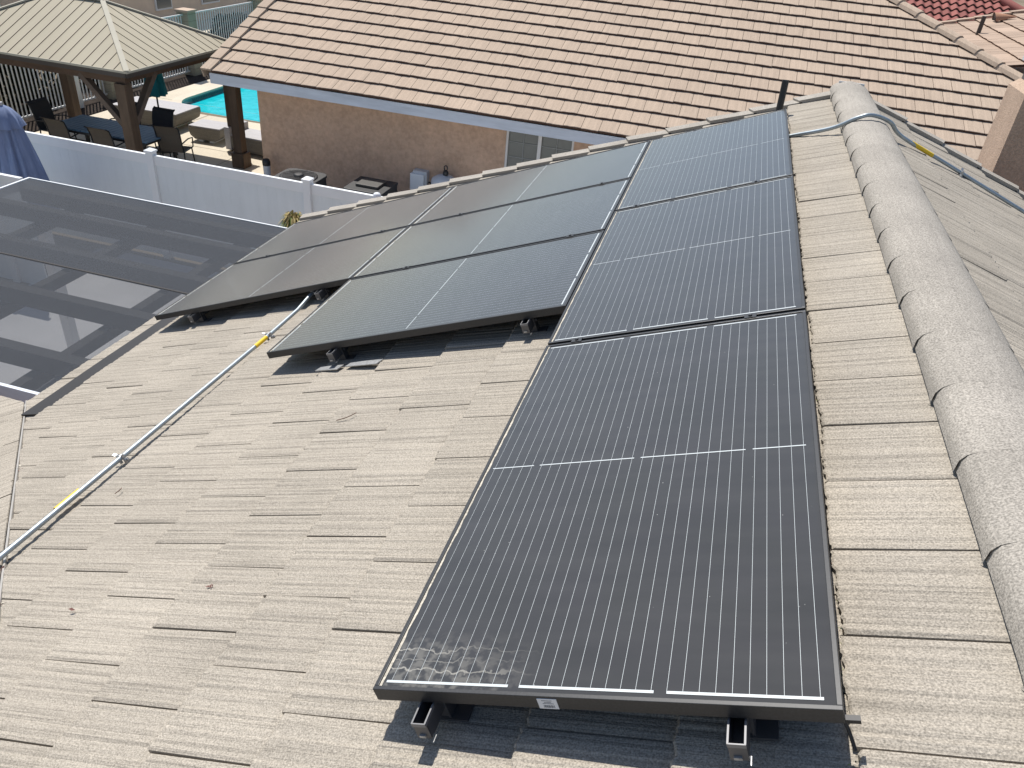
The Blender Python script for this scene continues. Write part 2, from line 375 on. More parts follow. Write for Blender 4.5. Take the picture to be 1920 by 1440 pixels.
PITCH = 0.357; NT = -0.142           # tile plane under the panels (heads); butts rise 23 mm above it
UR = 1.515                           # ridge in roof coordinates
UE = -3.895               # eave butt
VR = 6.0                             # far gable
VC = 2.231        # v of the valley at the eave
ZR = UR*SN + NT*CS + 0.02; XR = 1.46
def PM(a, b, n): return r2w(b, a, NT+n)
def PRt(a, b, n):
    p = r2w(b, a, NT+n); return Vector((2*XR-p.x, p.y, p.z))
def u_valley(v): return UE + 1.077*(VC-v)
def u_cut(v): return u_valley(v)+.012
corner = PM(VC, UE, 0)
def PW(a, b, n): return Vector((a, corner.y - b*CS + n*SN, corner.z + b*SN + n*CS))

house = thing('house', 'tan tiled gable house in the foreground carrying the black solar panels', 'house', (0, 0, G))
rnd = random.Random(3)
mb = MB()
courses = [-.678-.3575*k for k in range(9, 0, -1)] + [-.678+.3420*k for k in range(0, 7)]
tiled(mb, PM, -3.0, VR-.06, courses, 0.2815, 0.405, 0.023, 0.022, rnd, 26, .0028, .0050, .0055, clip=u_cut, phase=0.200, head=UR-.03)
roof = mb.build('roof', m_tile, house)
mb = MB()
tiled(mb, PRt, -3.0, VR-.06, [UR-.14-PITCH*k for k in range(1, 16)], 0.2845, 0.40, 0.023, 0.022, rnd, 20, .0034, .0045, .0045, phase=.05, head=UR-.03)
mb.build('roof_far_slope', m_tile, house)
mb = MB()
xl = -9.0
tiled(mb, PW, xl, corner.x+3.4, [PITCH*k for k in range(0, 14)], 0.2845, 0.40, 0.023, 0.022, rnd, 20, .0024, .0045, .0045, clip=lambda a: max(-1, (a-corner.x)/CS+.02), phase=.11)
mb.build('roof_wing_slope', m_tile_w, house)
# underlay decks so that no light comes through the joints
mb = MB()
def deckq(P, pts): mb.add([P(*p) for p in pts], [tuple(range(len(pts)))])
deckq(PM, [(VC, UE+.02, -.02), (VR-.02, UE+.02, -.02), (VR-.02, UR, -.02), (-3, UR, -.02), (-3, u_valley(-3), -.02)])
deckq(PRt, [(-3, -4.2, -.02), (-3, UR, -.02), (VR-.02, UR, -.02), (VR-.02, -4.2, -.02)])
deckq(PW, [(xl, .02, -.02), (corner.x, .02, -.02), (corner.x+4.6, 4.6/CS, -.02), (xl, 4.6/CS, -.02)])
mb.build('roof_deck', m_under, house)
# valley metal: a shallow W of folded sheet
mb = MB()
vd = (PM(-3, u_valley(-3), 0) - corner).normalized()
va = corner - vd*.06; vb = PM(-2.6, u_valley(-2.6), 0)
side = Vector((vd.y, -vd.x, 0)).normalized()
mb.extrude([(-.05, -.006), (-.012, -.012), (-.004, .016), (.004, .016), (.012, -.012), (.05, -.006), (0, -.03)], va+Vector((0, 0, .004)), vb+Vector((0, 0, .004)), side, (0, 0, 1))
mb.build('valley_flashing', m_valley, house)
# ridge caps
mb = MB()
prof = [(-.150, -.062), (-.149, -.028), (-.140, -.006), (-.112, .018), (-.06, .038), (0, .046), (.06, .038), (.112, .018), (.140, -.006), (.149, -.028), (.150, -.062)]
v = -3.0
def skirt(x, k): return x*(1+k*max(0, abs(x)-.130)/.020)
while v < VR-.05:
    L_ = min(.352, VR+.06-v); t = rnd.random(); dx = 0; n = len(prof); rz = .0
    near = [Vector((XR+dx+skirt(x, .045), v, ZR+z+rz-(.003 if i in (0, n-1) else 0))) for i, (x, z) in enumerate(prof)]
    lap = [Vector((XR+dx+skirt(x, .035), v+.05, ZR+z+rz*.6)) for x, z in prof]
    far = [Vector((XR+skirt(x, .0), v+L_+.04, ZR+z-.0003)) for x, z in prof]
    mb.add(near+lap+far, [(i, i+1, n+i+1, n+i) for i in range(n-1)] + [(n+i, n+i+1, 2*n+i+1, 2*n+i) for i in range(n-1)], 0, t, True)
    low = [p_+Vector((0, .006, -.016)) for p_ in near]; mb.add(near+low, [(i+1, i, n+i, n+i+1) for i in (0, 1, n-3, n-2)], 0, t)
    v += .352
rc = mb.build('ridge_cap', m_cap, house)
mb = MB(); mb.box(XR-.10, VR+.075, ZR-.09, XR+.10, VR+.085, ZR+.040); mb.build('ridge_end_disc', m_eave_white, house)
# rake trim along the far gable, one L-shaped piece per course
def rake(P, name, u0, u1, step):
    mb = MB(); u = u0
    while u < u1:
        uu = min(u+.40, UR-.02); dz = .052+rnd.uniform(-.004, .004)
        lo, hi = dz, .030; t = rnd.random()
        A = [(VR-.10, u+.02, lo-.028), (VR+.05, u-.02, lo-.028), (VR+.05, uu, hi-.028), (VR-.10, uu, hi-.028)]
        T = [(VR-.10, u+.025, lo-.003), (VR+.05, u-.02, lo), (VR+.05, uu, hi), (VR-.10, uu, hi)]
        mb.hexa([P(*q) for q in A], [P(*q) for q in T], 0, t)
        A = [(VR+.02, u, lo-.15), (VR+.05, u, lo-.15), (VR+.05, uu, hi-.15), (VR+.02, uu, hi-.15)]
        T = [(VR+.02, u, lo-.03), (VR+.05, u, lo-.03), (VR+.05, uu, hi-.03), (VR+.02, uu, hi-.03)]
        mb.hexa([P(*q) for q in A], [P(*q) for q in T], 0, t)
        u += step
    return mb.build(name, m_cap, house)
rake(PM, 'rake_trim', UE, UR-.1, PITCH); rake(PRt, 'rake_trim', UR-.14-PITCH*12, UR-.1, PITCH)
# walls and eave boards
mb = MB()
zW = corner.z-.20
mb.box(corner.x+.45, -6, G, 2*XR-corner.x-.45, VR-.35, zW+.02)
mb.add([(corner.x+.45, VR-.35, zW), (2*XR-corner.x-.45, VR-.35, zW), (XR, VR-.35, ZR-.15), (corner.x+.45, VR-.40, zW), (2*XR-corner.x-.45, VR-.40, zW), (XR, VR-.40, ZR-.15)], [(0, 1, 2), (5, 4, 3), (0, 3, 4, 1), (1, 4, 5, 2), (2, 5, 3, 0)])
mb.box(xl+.3, -6, G, corner.x+.4, corner.y-.5, zW+.01)
mb.build('wall', m_stucco, house)
mb = MB()
mb.box(corner.x-.015, corner.y+.03, corner.z-.19, corner.x+.02, VR-.02, corner.z-.035); mb.box(xl, corner.y-.005, corner.z-.19, corner.x-.05, corner.y+.022, corner.z-.03)
mb.build('fascia', m_fascia, house)
# chimney on the gable end
mb = MB(); mb.hexa([(2.88, 6.55, G), (4.0, 6.55, G), (4.0, 7.08, G), (2.88, 7.08, G)], [(2.88, 6.55, .50), (4.0, 6.55, .50), (4.0, 7.08, .50), (2.88, 7.08, .50)])
mb.hexa([(2.88, 6.55, .50), (4.0, 6.55, .50), (4.0, 7.08, .50), (2.88, 7.08, .50)], [(2.94, 6.59, .56), (3.94, 6.59, .56), (3.94, 7.04, .56), (2.94, 7.04, .56)])
ch = mb.build('chimney', m_stucco2, house)
mb = MB(); mb.box(2.945, 6.595, .561, 3.93, 7.03, .70); mb.build('stack', m_dalu, ch)
mb = MB(); mb.box(2.90, 6.56, .70, 3.97, 7.07, .745); mb.box(2.92, 6.58, .745, 3.95, 7.05, .86); mb.build('metal_cap', m_ltgrey, ch, 0.004)

# black eave flashing tucked under the lowest full course
mb = MB(); uF = UE+PITCH
prev = None
N = 14
for i in range(N):
    v0 = 2.03+(VR-.3-2.03)*i/N; v1 = 2.03+(VR-.3-2.03)*(i+1)/N
    w0 = .004*math.sin(i*1.7); w1 = .004*math.sin((i+1)*1.7)
    A = [(v0, uF-.155+w0, .020), (v1, uF-.155+w1, .020), (v1, uF+.06, .004), (v0, uF+.06, .004)]
    T = [(v0, uF-.155+w0, .030), (v1, uF-.155+w1, .030), (v1, uF+.06, .012), (v0, uF+.06, .012)]
    mb.hexa([PM(*q) for q in A], [PM(*q) for q in T])
f = mb.build('eave_flashing', m_blackmetal, origin=PM(4, uF-.1, 0)); tag(f, 'long black sheet metal strip lying across the lowest tile course at the eave', 'flashing')

# ------------------------------------------------------------------ solar panels
PW_, PL_, GAP = 1.026, 1.74, 0.02
LIP = .011
def panel_root(label, stained=False):
    r = local_thing('solar_panel', label, 'solar panel', 'black solar panels on the roof')
    mb = MB(); H = .038
    prof = lambda: None
    W, L = PW_, PL_
    for (x0, y0, x1, y1) in ((0, 0, W, LIP), (0, L-LIP, W, L), (0, LIP, LIP, L-LIP), (W-LIP, LIP, W, L-LIP)):
        mb.box(x0, y0, -H, x1, y1, 0)
    mb.build('frame', m_frame, r, 0.0012)
    mb = MB(); mb.box(LIP-.002, LIP-.002, -.008, W-LIP+.002, L-LIP+.002, -.0035)
    mb.build('glass', m_glass_s if stained else m_glass, r)
    mb = MB(); z = -.0030
    def strip(x0, y0, x1, y1, zz=z): mb.quad((x0, y0, zz), (x1, y0, zz), (x1, y1, zz), (x0, y1, zz))
    mx = .022; cw = (W-2*mx)/6
    for c in range(6):
        for k in range(5):
            x = mx+cw*(c+(k+.5)/5); strip(x-.00040, .026, x+.00040, L-.026)
    for y in (.026, L-.026):
        for g in range(3): strip(mx+cw*2*g+cw*.1-.012*(g == 0), y-.0035, mx+cw*2*(g+1)-cw*.1+.006, y+.0035, z+.0004)
    for a, b in ((0, 1), (1, 3), (3, 5), (5, 6)): strip(mx+cw*a+.010, L/2-.0022, mx+cw*b-.010, L/2+.0022, z+.0004)
    mb.build('busbar', m_bus, r)
    mb = MB(); mb.box(.10, .45, -.012, W-.10, .60, -.0085); mb.build('junction_box', m_black, r)
    return r
def dust_strip(r, where):
    """dust caught along the downhill edge of the glass"""
    mb = MB(); W, L = PW_, PL_; q = random.Random(5); z = -.0028
    n = 60; pts = []
    for i in range(n+1):
        k = i/n; w = .0060+q.uniform(-.0020, .0020)
        if where == 'x': pts.append(((LIP+.001, LIP+(L-2*LIP)*k), (LIP+.001+w, LIP+(L-2*LIP)*k)))
        else: pts.append(((LIP+(W-2*LIP)*k, L-LIP-.001-w), (LIP+(W-2*LIP)*k, L-LIP-.001)))
    for i in range(n):
        (a, b), (c, d) = pts[i], pts[i+1]; mb.quad((*a, z), (*b, z), (*d, z), (*c, z))
    return mb.build('dust_line', m_dust, r)
RY = Matrix.Rotation(-S, 4, 'Y')
def place(o, u, v, n=0.0, land=False, twist=0.0):
    o.matrix_world = Matrix.Translation(r2w(u, v, n)) @ RY @ Matrix.Rotation((PI/2 if land else 0)+twist, 4, 'Z')
P0 = panel_root('upright black solar panel nearest the camera, dirt stained corner, white barcode label', True)
dust_strip(P0, 'x'); place(P0, 0, 0)
mb = MB(); mb.box(.413, -.0012, -.037, .458, 0.0006, -.006, 0)
lb = mb.build('barcode_label', m_white_lbl, P0)
mb = MB(); q = random.Random(11)
for zz, x0, x1 in ((-.0115, .423, .447), (-.0165, .428, .444), (-.0205, .424, .449)):
    x = x0
    while x < x1: w = q.uniform(.0008, .002); mb.box(x, -.0016, zz-.0009, x+w, -.0011, zz+.0009); x += w+.0006
x = .425
while x < .449: w = q.choice((.0005, .0009, .0014)); mb.box(x, -.0016, -.033, x+w, -.0011, -.0255); x += w+q.choice((.0006, .001))
mb.build('print', m_ink, lb)
mb = MB(); mb.box(PW_+.001, .010, -.050, PW_+.028, .022, -.040); mb.tube([(PW_-.004, .02, -.045), (PW_+.004, .012, -.07), (PW_+.012, -.01, -.10)], .004, 6); mb.build('corner_clip', m_black, P0)
P1 = panel_root('upright black solar panel second from the camera in the column beside the ridge'); dust_strip(P1, 'x'); place(P1, 0, PL_+GAP)
P2 = dup(P1, 'upright black solar panel at the far end of the column beside the ridge'); place(P2, 0, 2*(PL_+GAP))
VT = 3*PL_+2*GAP
lv = [VT-PW_-(PW_+GAP)*k for k in range(3)]
Lp = panel_root('sideways black solar panel in the middle column, farthest from the camera, beneath the far rake'); dust_strip(Lp, 'y')
place(Lp, -.006, lv[0], 0, True)
GC = .006
names = [(-GC, lv[1], 'sideways black solar panel in the centre of the middle column between two others'),
         (-GC, lv[2], 'sideways black solar panel at the near end of the middle column, open tiles before it'),
         (-2*GC-PL_, lv[0], 'sideways black solar panel at the far low corner of the roof beside the spiky plant'),
         (-2*GC-PL_, lv[1], 'sideways black solar panel at the near low corner overhanging the eave, conduit end under it')]
for u, v, lab in names: place(dup(Lp, lab), u, v, 0, True)

# mounting rails with clamps and tile hooks (local: y along the ridge, top of rail z = 0)
def rail(u, v0, v1, label, clamps, endclamp=True):
    r = local_thing('mounting_rail', label, 'mounting rail', 'rails under the solar panels')
    L = v1-v0; mb = MB(); w = .018; t = .0035; h = .050
    prof = [(-w, -h), (w, -h), (w, 0), (w-t, 0), (w-t, -h+t), (-w+t, -h+t), (-w+t, 0), (-w, 0)]
    mb.extrude(prof, (0, 0, 0), (0, L, 0), (1, 0, 0), (0, 0, 1))
    mb.box(-w, -.001, -h, w, .003, -.009)
    ch = mb.build('channel', m_dalu, r)
    mb = MB(); mb.box(-w+.008, -.006, -h+.006, w-.012, -.001, -h+.013); mb.box(w+.001, -.006, -h-.008, w+.003, .035, -h-.006); mb.build('clip', m_alu, r)
    mb = MB(); mb.box(-w, -.004, -.009, w, -.001, .001); mb.box(-w-.0005, -.003, -.008, -w+t, .05, .0012); mb.box(w-t, -.003, -.008, w+.0005, .05, .0012); mb.build('bright_lip', m_lip, r)
    y = .10
    while y < L-.05:
        mb = MB(); mb.box(w, y-.02, -.083, w+.006, y+.02, -.005); mb.box(-w-.01, y-.025, -.090, w+.05, y+.025, -.083); mb.tube([(w+.006, y, -.03), (w+.016, y, -.03)], .009, 6)
        mb.box(-w+.006, y-.016, -.083, w+.002, y+.016, -h-.001); mb.build('tile_hook', m_dalu, r); y += 1.22
    for c in clamps:
        mb = MB(); mb.box(-.022, c-v0-.017, .036, .022, c-v0+.017, .042); mb.box(-.014, c-v0-.008, -.003, .014, c-v0+.008, .036); mb.tube([(0, c-v0, .042), (0, c-v0, .047)], .008, 6)
        mb.build('mid_clamp', m_alu if False else m_frame, r)
    place(r, u, v0, -.0385); return r
g1 = [PL_+GAP/2, 2*PL_+GAP*1.5]; g2 = [lv[1]-GAP/2, lv[0]-GAP/2]
rail(.133, -.055, VT-.02, 'rail under the column beside the ridge, its open end left of the barcode label', g1)
rail(.829, -.055, VT-.02, 'rail under the column beside the ridge, its open end right of the barcode label', g1)
rail(-1.318, lv[2]-.05, VT-.02, 'rail under the low end of the middle panels, open end above grey metal strip', g2)
rail(-.213, lv[2]-.05, VT-.02, 'rail under the high end of the middle panels, next to the upright column', g2)
rail(-3.132, lv[1]-.045, VT-.02, 'rail under the lowest panels near the eave', g2[1:])
rail(-2.005, lv[1]-.06, VT-.02, 'rail under the lowest panels beside the end of the conduit', g2[1:])

# light lifted tile edge under the middle panel
mb = MB()
for a0, a1 in ((-1.425, -1.275), (-1.235, -1.035)):
    mb.hexa([PM(2.06, a0, .026), PM(2.10, a0+.02, .026), PM(2.085, a1+.02, .026), PM(2.04, a1, .026)], [PM(2.06, a0, .031), PM(2.10, a0+.02, .031), PM(2.085, a1+.02, .031), PM(2.04, a1, .031)])
o = mb.build('metal_strip', m_alu, origin=PM(1.95, -1.2, .03)); tag(o, 'pale grey metal strip lying on the tiles in the shadow of the middle panels', 'metal strip')

# ------------------------------------------------------------------ conduits
def arc(pts, n=6):
    """smooth polyline through control points (Catmull-Rom)"""
    P = [Vector(p) for p in pts]; P = [2*P[0]-P[1]]+P+[2*P[-1]-P[-2]]; out = []
    for i in range(1, len(P)-2):
        for k in range(n):
            t = k/n; a, b, c, d = P[i-1:i+3]
            out.append(.5*((2*b)+(-a+c)*t+(2*a-5*b+4*c-d)*t*t+(-a+3*b-3*c+d)*t**3))
    return out+[P[-2]]
def strap(p, along, nrm, parent, s=1.0):
    p = Vector(p); a = Vector(along).normalized(); n = Vector(nrm).normalized(); x = a.cross(n); mb = MB(); r = .0125*s
    ring = [p+(x*math.cos(t)+n*math.sin(t))*(r+.002) for t in [PI*(-.15)+PI*1.3*k/10 for k in range(11)]]
    for i in range(10): mb.bar(ring[i], ring[i+1], .018, .003, (ring[i]-p))
    mb.bar(p+x*(r+.004)+n*.016*s, p+x*(r+.004)-n*.034*s, .016, .004, x); mb.bar(p-x*(r+.004)+n*.016*s, p-x*(r+.004)-n*.034*s, .016, .004, x)
    mb.bar(p-x*(r+.010)+n*.014*s, p-x*(r+.026)+n*.022*s, .018, .003, n)
    mb.tube([p+x*(r+.004)-n*.014, p+x*(r+.030)-n*.014], .006, 6); mb.tube([p+x*(r+.016)-n*.014, p+x*(r+.022)-n*.014], .011, 6)
    return mb.build('strap', m_alu, parent)
CN = -.098
cd = thing('conduit', 'long straight galvanised conduit with yellow tapes crossing the open tiles', 'conduit', r2w(-2.15, 1.5, CN), 'galvanised conduits')
mb = MB(); mb.tube([r2w(-2.16, -2.6, CN), r2w(-2.175, .64, CN), r2w(-2.15, 1.4, CN), r2w(-2.12, 2.68, CN), r2w(-2.12, 3.02, CN+.004), r2w(-2.115, 3.12, CN+.018), r2w(-2.10, 3.24, CN+.04)], .0125, 14)
mb.build('pipe', m_galv, cd)
for a, b in (((-2.178, .945), (-2.172, 1.085)), ((-2.123, 2.50), (-2.1205, 2.625))):
    mb = MB(); mb.tube([r2w(a[0], a[1], CN), r2w(b[0], b[1], CN)], .0134, 14); mb.build('yellow_tape', m_yellow, cd)
mb = MB(); mb.tube([r2w(-2.102, 3.22, CN+.037), r2w(-2.09, 3.30, CN+.052)], .017, 12); mb.build('connector', m_alu, cd)
nrm = r2w(0, 0, 1)
strap(r2w(-2.155, 1.345, CN), (0, 1, 0), nrm, cd); strap(r2w(-2.1215, 2.655, CN), (0, 1, 0), nrm, cd)

ce = thing('conduit', 'galvanised conduit bent over the ridge cap and running down the right slope', 'conduit', (1.5, 4.75, ZR), 'galvanised conduits')
def rsl(x, off): return ZR-.02 - (x-XR)*TN + off/CS
path = [r2w(.90, 4.90, -.118), r2w(1.05, 4.86, -.112), r2w(1.30, 4.74, -.090), (1.37, 4.69, ZR+.045), (1.46, 4.70, ZR+.075), (1.60, 4.79, ZR+.030), (1.72, 4.87, rsl(1.72, .052)), (2.09, 4.985, rsl(2.09, .04)), (2.69, 4.975, rsl(2.69, .04)), (4.2, 4.93, rsl(4.2, .04))]
mb = MB(); mb.tube(arc(path), .0135, 14); mb.build('pipe', m_galv, ce)
mb = MB(); mb.tube([(1.80, 4.908, rsl(1.80, .047)), (1.97, 4.956, rsl(1.97, .042))], .0146, 14); mb.build('yellow_tape', m_yellow, ce)
strap((2.20, 4.99, rsl(2.20, .04)), (1, 0, -TN), (SN, 0, CS), ce, 1.1)
# vent pipe by the far rake
mb = MB(); b0 = r2w(.945, 5.62, -.15); mb.tube([b0-Vector((0, 0, .05)), b0+Vector((-.012, .03, .30))], .026, 16, cap=False); mb.tube([b0-Vector((0, 0, .05)), b0+Vector((-.012, .03, .298))], .020, 16)
o = mb.build('vent_pipe', m_black, origin=b0); tag(o, 'black plastic vent pipe rising beside the ridge at the far gable', 'vent pipe')

# litter on the tiles
def twig(pts, r, label):
    mb = MB(); mb.tube(arc(pts, 4), r, 6); o = mb.build('twig', m_drywood, origin=pts[0]); tag(o, label, 'twig')
twig([PM(1.10, -1.93, .03), PM(1.085, -1.92, .032), PM(1.06, -1.935, .028)], .002, 'short dark curved twig on open tiles below the conduit')
twig([PM(1.50, -.98, .03), PM(1.515, -.93, .032), PM(1.55, -.90, .03)], .002, 'thin brown twig on the tiles between conduit and near panel')
mb = MB(); q = random.Random(2)
for i in range(9):
    c = PM(.47+q.uniform(-.006, .006), -.93+q.uniform(-.010, .010), .024+q.uniform(0, .003)); d = Vector((q.uniform(-1, 1), q.uniform(-1, 1), q.uniform(-.2, .5))).normalized()*.008; e = d.cross(Vector((0, 0, 1))).normalized()*.002
    mb.quad(c-d, c+e, c+d, c-e)
o = mb.build('dry_leaf', m_redleaf, origin=PM(.47, -1.0, .03)); tag(o, 'crumpled red dry leaf lying on the foreground tiles', 'leaf')
mb = MB(); c = PM(.368, -1.50, .026)
mb.add([c, c+Vector((.012, .006, .004)), c+Vector((.03, .002, .003)), c+Vector((.018, -.004, .001))], [(0, 1, 2, 3)]); o = mb.build('dry_leaf', m_redleaf, origin=c); tag(o, 'small curled leaf caught at a tile joint at the lower left', 'leaf')

def litter(name, label, cat, pts, size, mats, sd_):
    q = random.Random(sd_); mb = MB()
    for p in pts:
        for k in range(q.randint(1, 3)):
            c = p+Vector((q.uniform(-1, 1), q.uniform(-1, 1), 0))*size*1.2+Vector((0, 0, q.uniform(.0, .004))); d = Vector((q.gauss(0, 1), q.gauss(0, 1), q.gauss(0, .5))).normalized()*size*q.uniform(.4, 1.1); e = d.cross(Vector((q.gauss(0, .4), q.gauss(0, .4), 1))).normalized()*size*q.uniform(.2, .5)
            mb.quad(c-d, c+e, c+d*.8, c-e, q.randrange(len(mats)), q.random())
    o = mb.build(name, mats, origin=pts[0]); tag(o, label, cat, kind='stuff')
q = random.Random(14)
litter('leaf_litter', 'dry leaf scraps caught along the roof valley at the left edge', 'leaf litter', [PM(v_, u_valley(v_)+.02, .010) for v_ in [q.uniform(.2, 2.0) for _ in range(16)]], .014, [m_drywood, m_redleaf, m_dust], 15)
litter('moss', 'dark green moss and grit along the tile edge right of the upright panels', 'moss', [PM(v_, 1.022+q.uniform(-.006, .010), .016) for v_ in [q.uniform(-.15, 3.6) for _ in range(80)]], .0045, [m_leaf, m_blade, m_drywood], 16)
# ------------------------------------------------------------------ ground
mb = MB(); zg = G-.012
for x0, y0, x1, y1 in ((-150, -60, 150, 18), (-150, 25, 150, 200), (-150, 18, -14.6, 25), (-9.3, 18, 150, 25)): mb.quad((x0, y0, zg), (x1, y0, zg), (x1, y1, zg), (x0, y1, zg))
mb.quad((-14.6, 18, G-.5), (-9.3, 18, G-.5), (-9.3, 25, G-.5), (-14.6, 25, G-.5)); o = mb.build('ground', m_ground); struct(o)
mb = MB(); mb.quad((-9.6, 1.0, G), (1, 1.0, G), (1, 9.4, G), (-9.6, 9.4, G)); struct(mb.build('patio', m_patio))
mb = MB()                       # pool deck as strips around the pool opening
mb.quad((-15.5, 9.75, G), (-9.0, 9.75, G), (-9.0, 17.2, G), (-15.5, 17.2, G)); mb.quad((-15.5, 17.2, G), (-14.72, 17.2, G), (-14.72, 27, G), (-15.5, 27, G))
struct(mb.build('pool_deck', m_conc))
mb = MB(); mb.quad((-9.0, 9.75, G), (6, 9.75, G), (6, 14.1, G), (-9.0, 14.1, G)); struct(mb.build('side_path', m_patio))
mb = MB(); mb.box(-18.4, 9, G-.2, -15.5, 60, G-.006); o = mb.build('planting_bed', m_dirt); struct(o)
mb = MB()
for y in (12.2, 15.2, 18.6): mb.quad((-15.5, y, G+.003), (-9.2, y+.02, G+.003), (-9.2, y+.035, G+.003), (-15.5, y+.015, G+.003))
for x in (-10.5, -13.1): mb.quad((x, 9.8, G+.003), (x+.015, 9.8, G+.003), (x+.015, 17.8, G+.003), (x, 17.8, G+.003))
o = mb.build('deck_joint', m_mortar); struct(o)

# ------------------------------------------------------------------ shade cover over the patio
ZP = -1.90
pc = thing('patio_cover', 'dark grey shade screen stretched on a white frame over the patio', 'patio cover', (-5.5, 4.5, G))
def screen(x0, x1, y0, y1):
    mb = MB(); nx = 10; ny = 6
    for i in range(nx):
        for j in range(ny):
            z = lambda a, b: ZP-.03*math.sin(PI*a)*math.sin(PI*b)
            A = [(i/nx, j/ny), ((i+1)/nx, j/ny), ((i+1)/nx, (j+1)/ny), (i/nx, (j+1)/ny)]
            mb.add([(x0+(x1-x0)*a, y0+(y1-y0)*b, z(a, b)) for a, b in A], [(0, 1, 2, 3)], 0, .5, True)
    o = mb.build('shade_screen', m_screen, pc)
screen(-7.5, -3.62, 4.56, 6.36); screen(-7.5, -3.62, 2.72, 4.53)
mb = MB(); mb.box(-7.53, 6.36, ZP-.10, -3.62, 6.378, ZP+.010); mb.build('frame', m_vinyl, pc)
mb = MB(); mb.box(-7.53, 2.70, ZP-.10, -7.505, 6.36, ZP+.010); mb.build('frame', m_vinyl, pc)
mb = MB(); mb.box(-7.5, 4.535, ZP-.012, -3.62, 4.555, ZP+.004); mb.build('seam_batten', m_under, pc)
mb = MB(); mb.box(-7.5, 2.67, ZP-.18, -3.9, 2.70, ZP+.02); mb.build('header_beam', m_fascia, pc)
for y in (3.20, 4.05, 4.90, 5.70, 6.17):
    mb = MB(); mb.box(-7.5, y, ZP-.22, -3.7, y+.11, ZP-.05); mb.build('rafter', m_pwood, pc)
for x in (-6.9, -5.75, -4.6):
    mb = MB(); mb.box(x, 2.72, ZP-.34, x+.10, 6.36, ZP-.23); mb.build('joist', m_pwood, pc)
for x in (-7.45, -4.3):
    mb = MB(); mb.box(x, 6.2, G, x+.12, 6.32, ZP-.43); mb.build('post', m_vinyl, pc)

# things under the cover
mb = MB(); t = thing('patio_table', 'round dark table standing in the shade under the patio screen', 'table', (-6.1, 4.9, G))
mb.lathe((-6.1, 4.9, G), [(.45, .70), (.46, .73), (.44, .745)], 24); mb.build('tabletop', m_black, t); mb = MB(); mb.tube([(-6.1, 4.9, G), (-6.1, 4.9, G+.70)], .04); mb.lathe((-6.1, 4.9, G), [(.28, 0), (.28, .03), (.05, .05)], 16); mb.build('pedestal', m_black, t)
mb = MB(); t = thing('planter', 'pot of trailing green leaves standing on the shaded patio', 'planter', (-4.6, 3.2, G))
mb.lathe((-4.6, 3.2, G), [(.16, 0), (.24, .36), (.26, .38), (.22, .37)], 18); mb.build('pot', m_terracotta, t)
mb = MB(); q = random.Random(4)
for i in range(70):
    a = q.uniform(0, 2*PI); r = q.uniform(.1, .45); d = Vector((math.cos(a), math.sin(a), q.uniform(.1, .9))); p0 = Vector((-4.6, 3.2, G+.36)); p1 = p0+d*r; e = Vector((-d.y, d.x, 0))*.025
    mb.quad(p0-e*.3, p1-e, p1+d*.06, p1+e, 0, q.random())
mb.build('foliage', m_leaf, t)

# ------------------------------------------------------------------ white vinyl fence and the bits beside it
FY = 9.55; FT = G+1.83
fe = thing('vinyl_fence', 'long white vinyl privacy fence between the two yards', 'fence', (-8, FY, G))
posts = [-14.15, -11.28, -8.33, -5.50, -2.67, .16]
for i, x in enumerate(posts):
    mb = MB(); mb.box(x-.062, FY-.062, G, x+.062, FY+.062, FT+.05); p = mb.build('post', m_vinyl, fe, 0.004)
    mb = MB(); mb.box(x-.075, FY-.075, FT+.05, x+.075, FY+.075, FT+.075); mb.hexa([(x-.075, FY-.075, FT+.075), (x+.075, FY-.075, FT+.075), (x+.075, FY+.075, FT+.075), (x-.075, FY+.075, FT+.075)], [(x-.02, FY-.02, FT+.105), (x+.02, FY-.02, FT+.105), (x+.02, FY+.02, FT+.105), (x-.02, FY+.02, FT+.105)]); mb.build('post_cap', m_vinyl, p)
    if i < len(posts)-1:
        x0 = x+.062; x1 = posts[i+1]-.062
        mb = MB(); mb.box(x0, FY-.028, FT-.05, x1, FY+.028, FT); mb.box(x0, FY-.026, FT-.16, x1, FY+.026, FT-.045, 0); mb.build('rail', m_vinyl, fe, .003)
        mb = MB(); mb.box(x0, FY-.028, G+.05, x1, FY+.028, G+.2); mb.build('rail', m_vinyl, fe, .003)
        mb = MB(); nb = 16; w = (x1-x0)/nb
        for k in range(nb): mb.box(x0+w*k+.0006, FY-.012, G+.2, x0+w*(k+1)-.0006, FY+.012, FT-.16)
        mb.build('panel', m_vinyl_p, fe)
# lower fence section under the blue umbrella
f2 = thing('vinyl_fence', 'short white vinyl fence section below the closed blue umbrella', 'fence', (-10.5, 7.8, G)); y2 = 7.80; t2 = -2.60
mb = MB(); mb.box(-13, y2-.03, t2-.06, -9.22, y2+.03, t2); mb.build('rail', m_vinyl, f2); mb = MB(); mb.box(-13, y2-.012, G, -9.24, y2+.012, t2-.06); mb.build('panel', m_vinyl_p, f2)
mb = MB(); mb.box(-9.88, y2-.06, G, -9.76, y2+.06, t2-.001); mb.build('post', m_vinyl, f2)
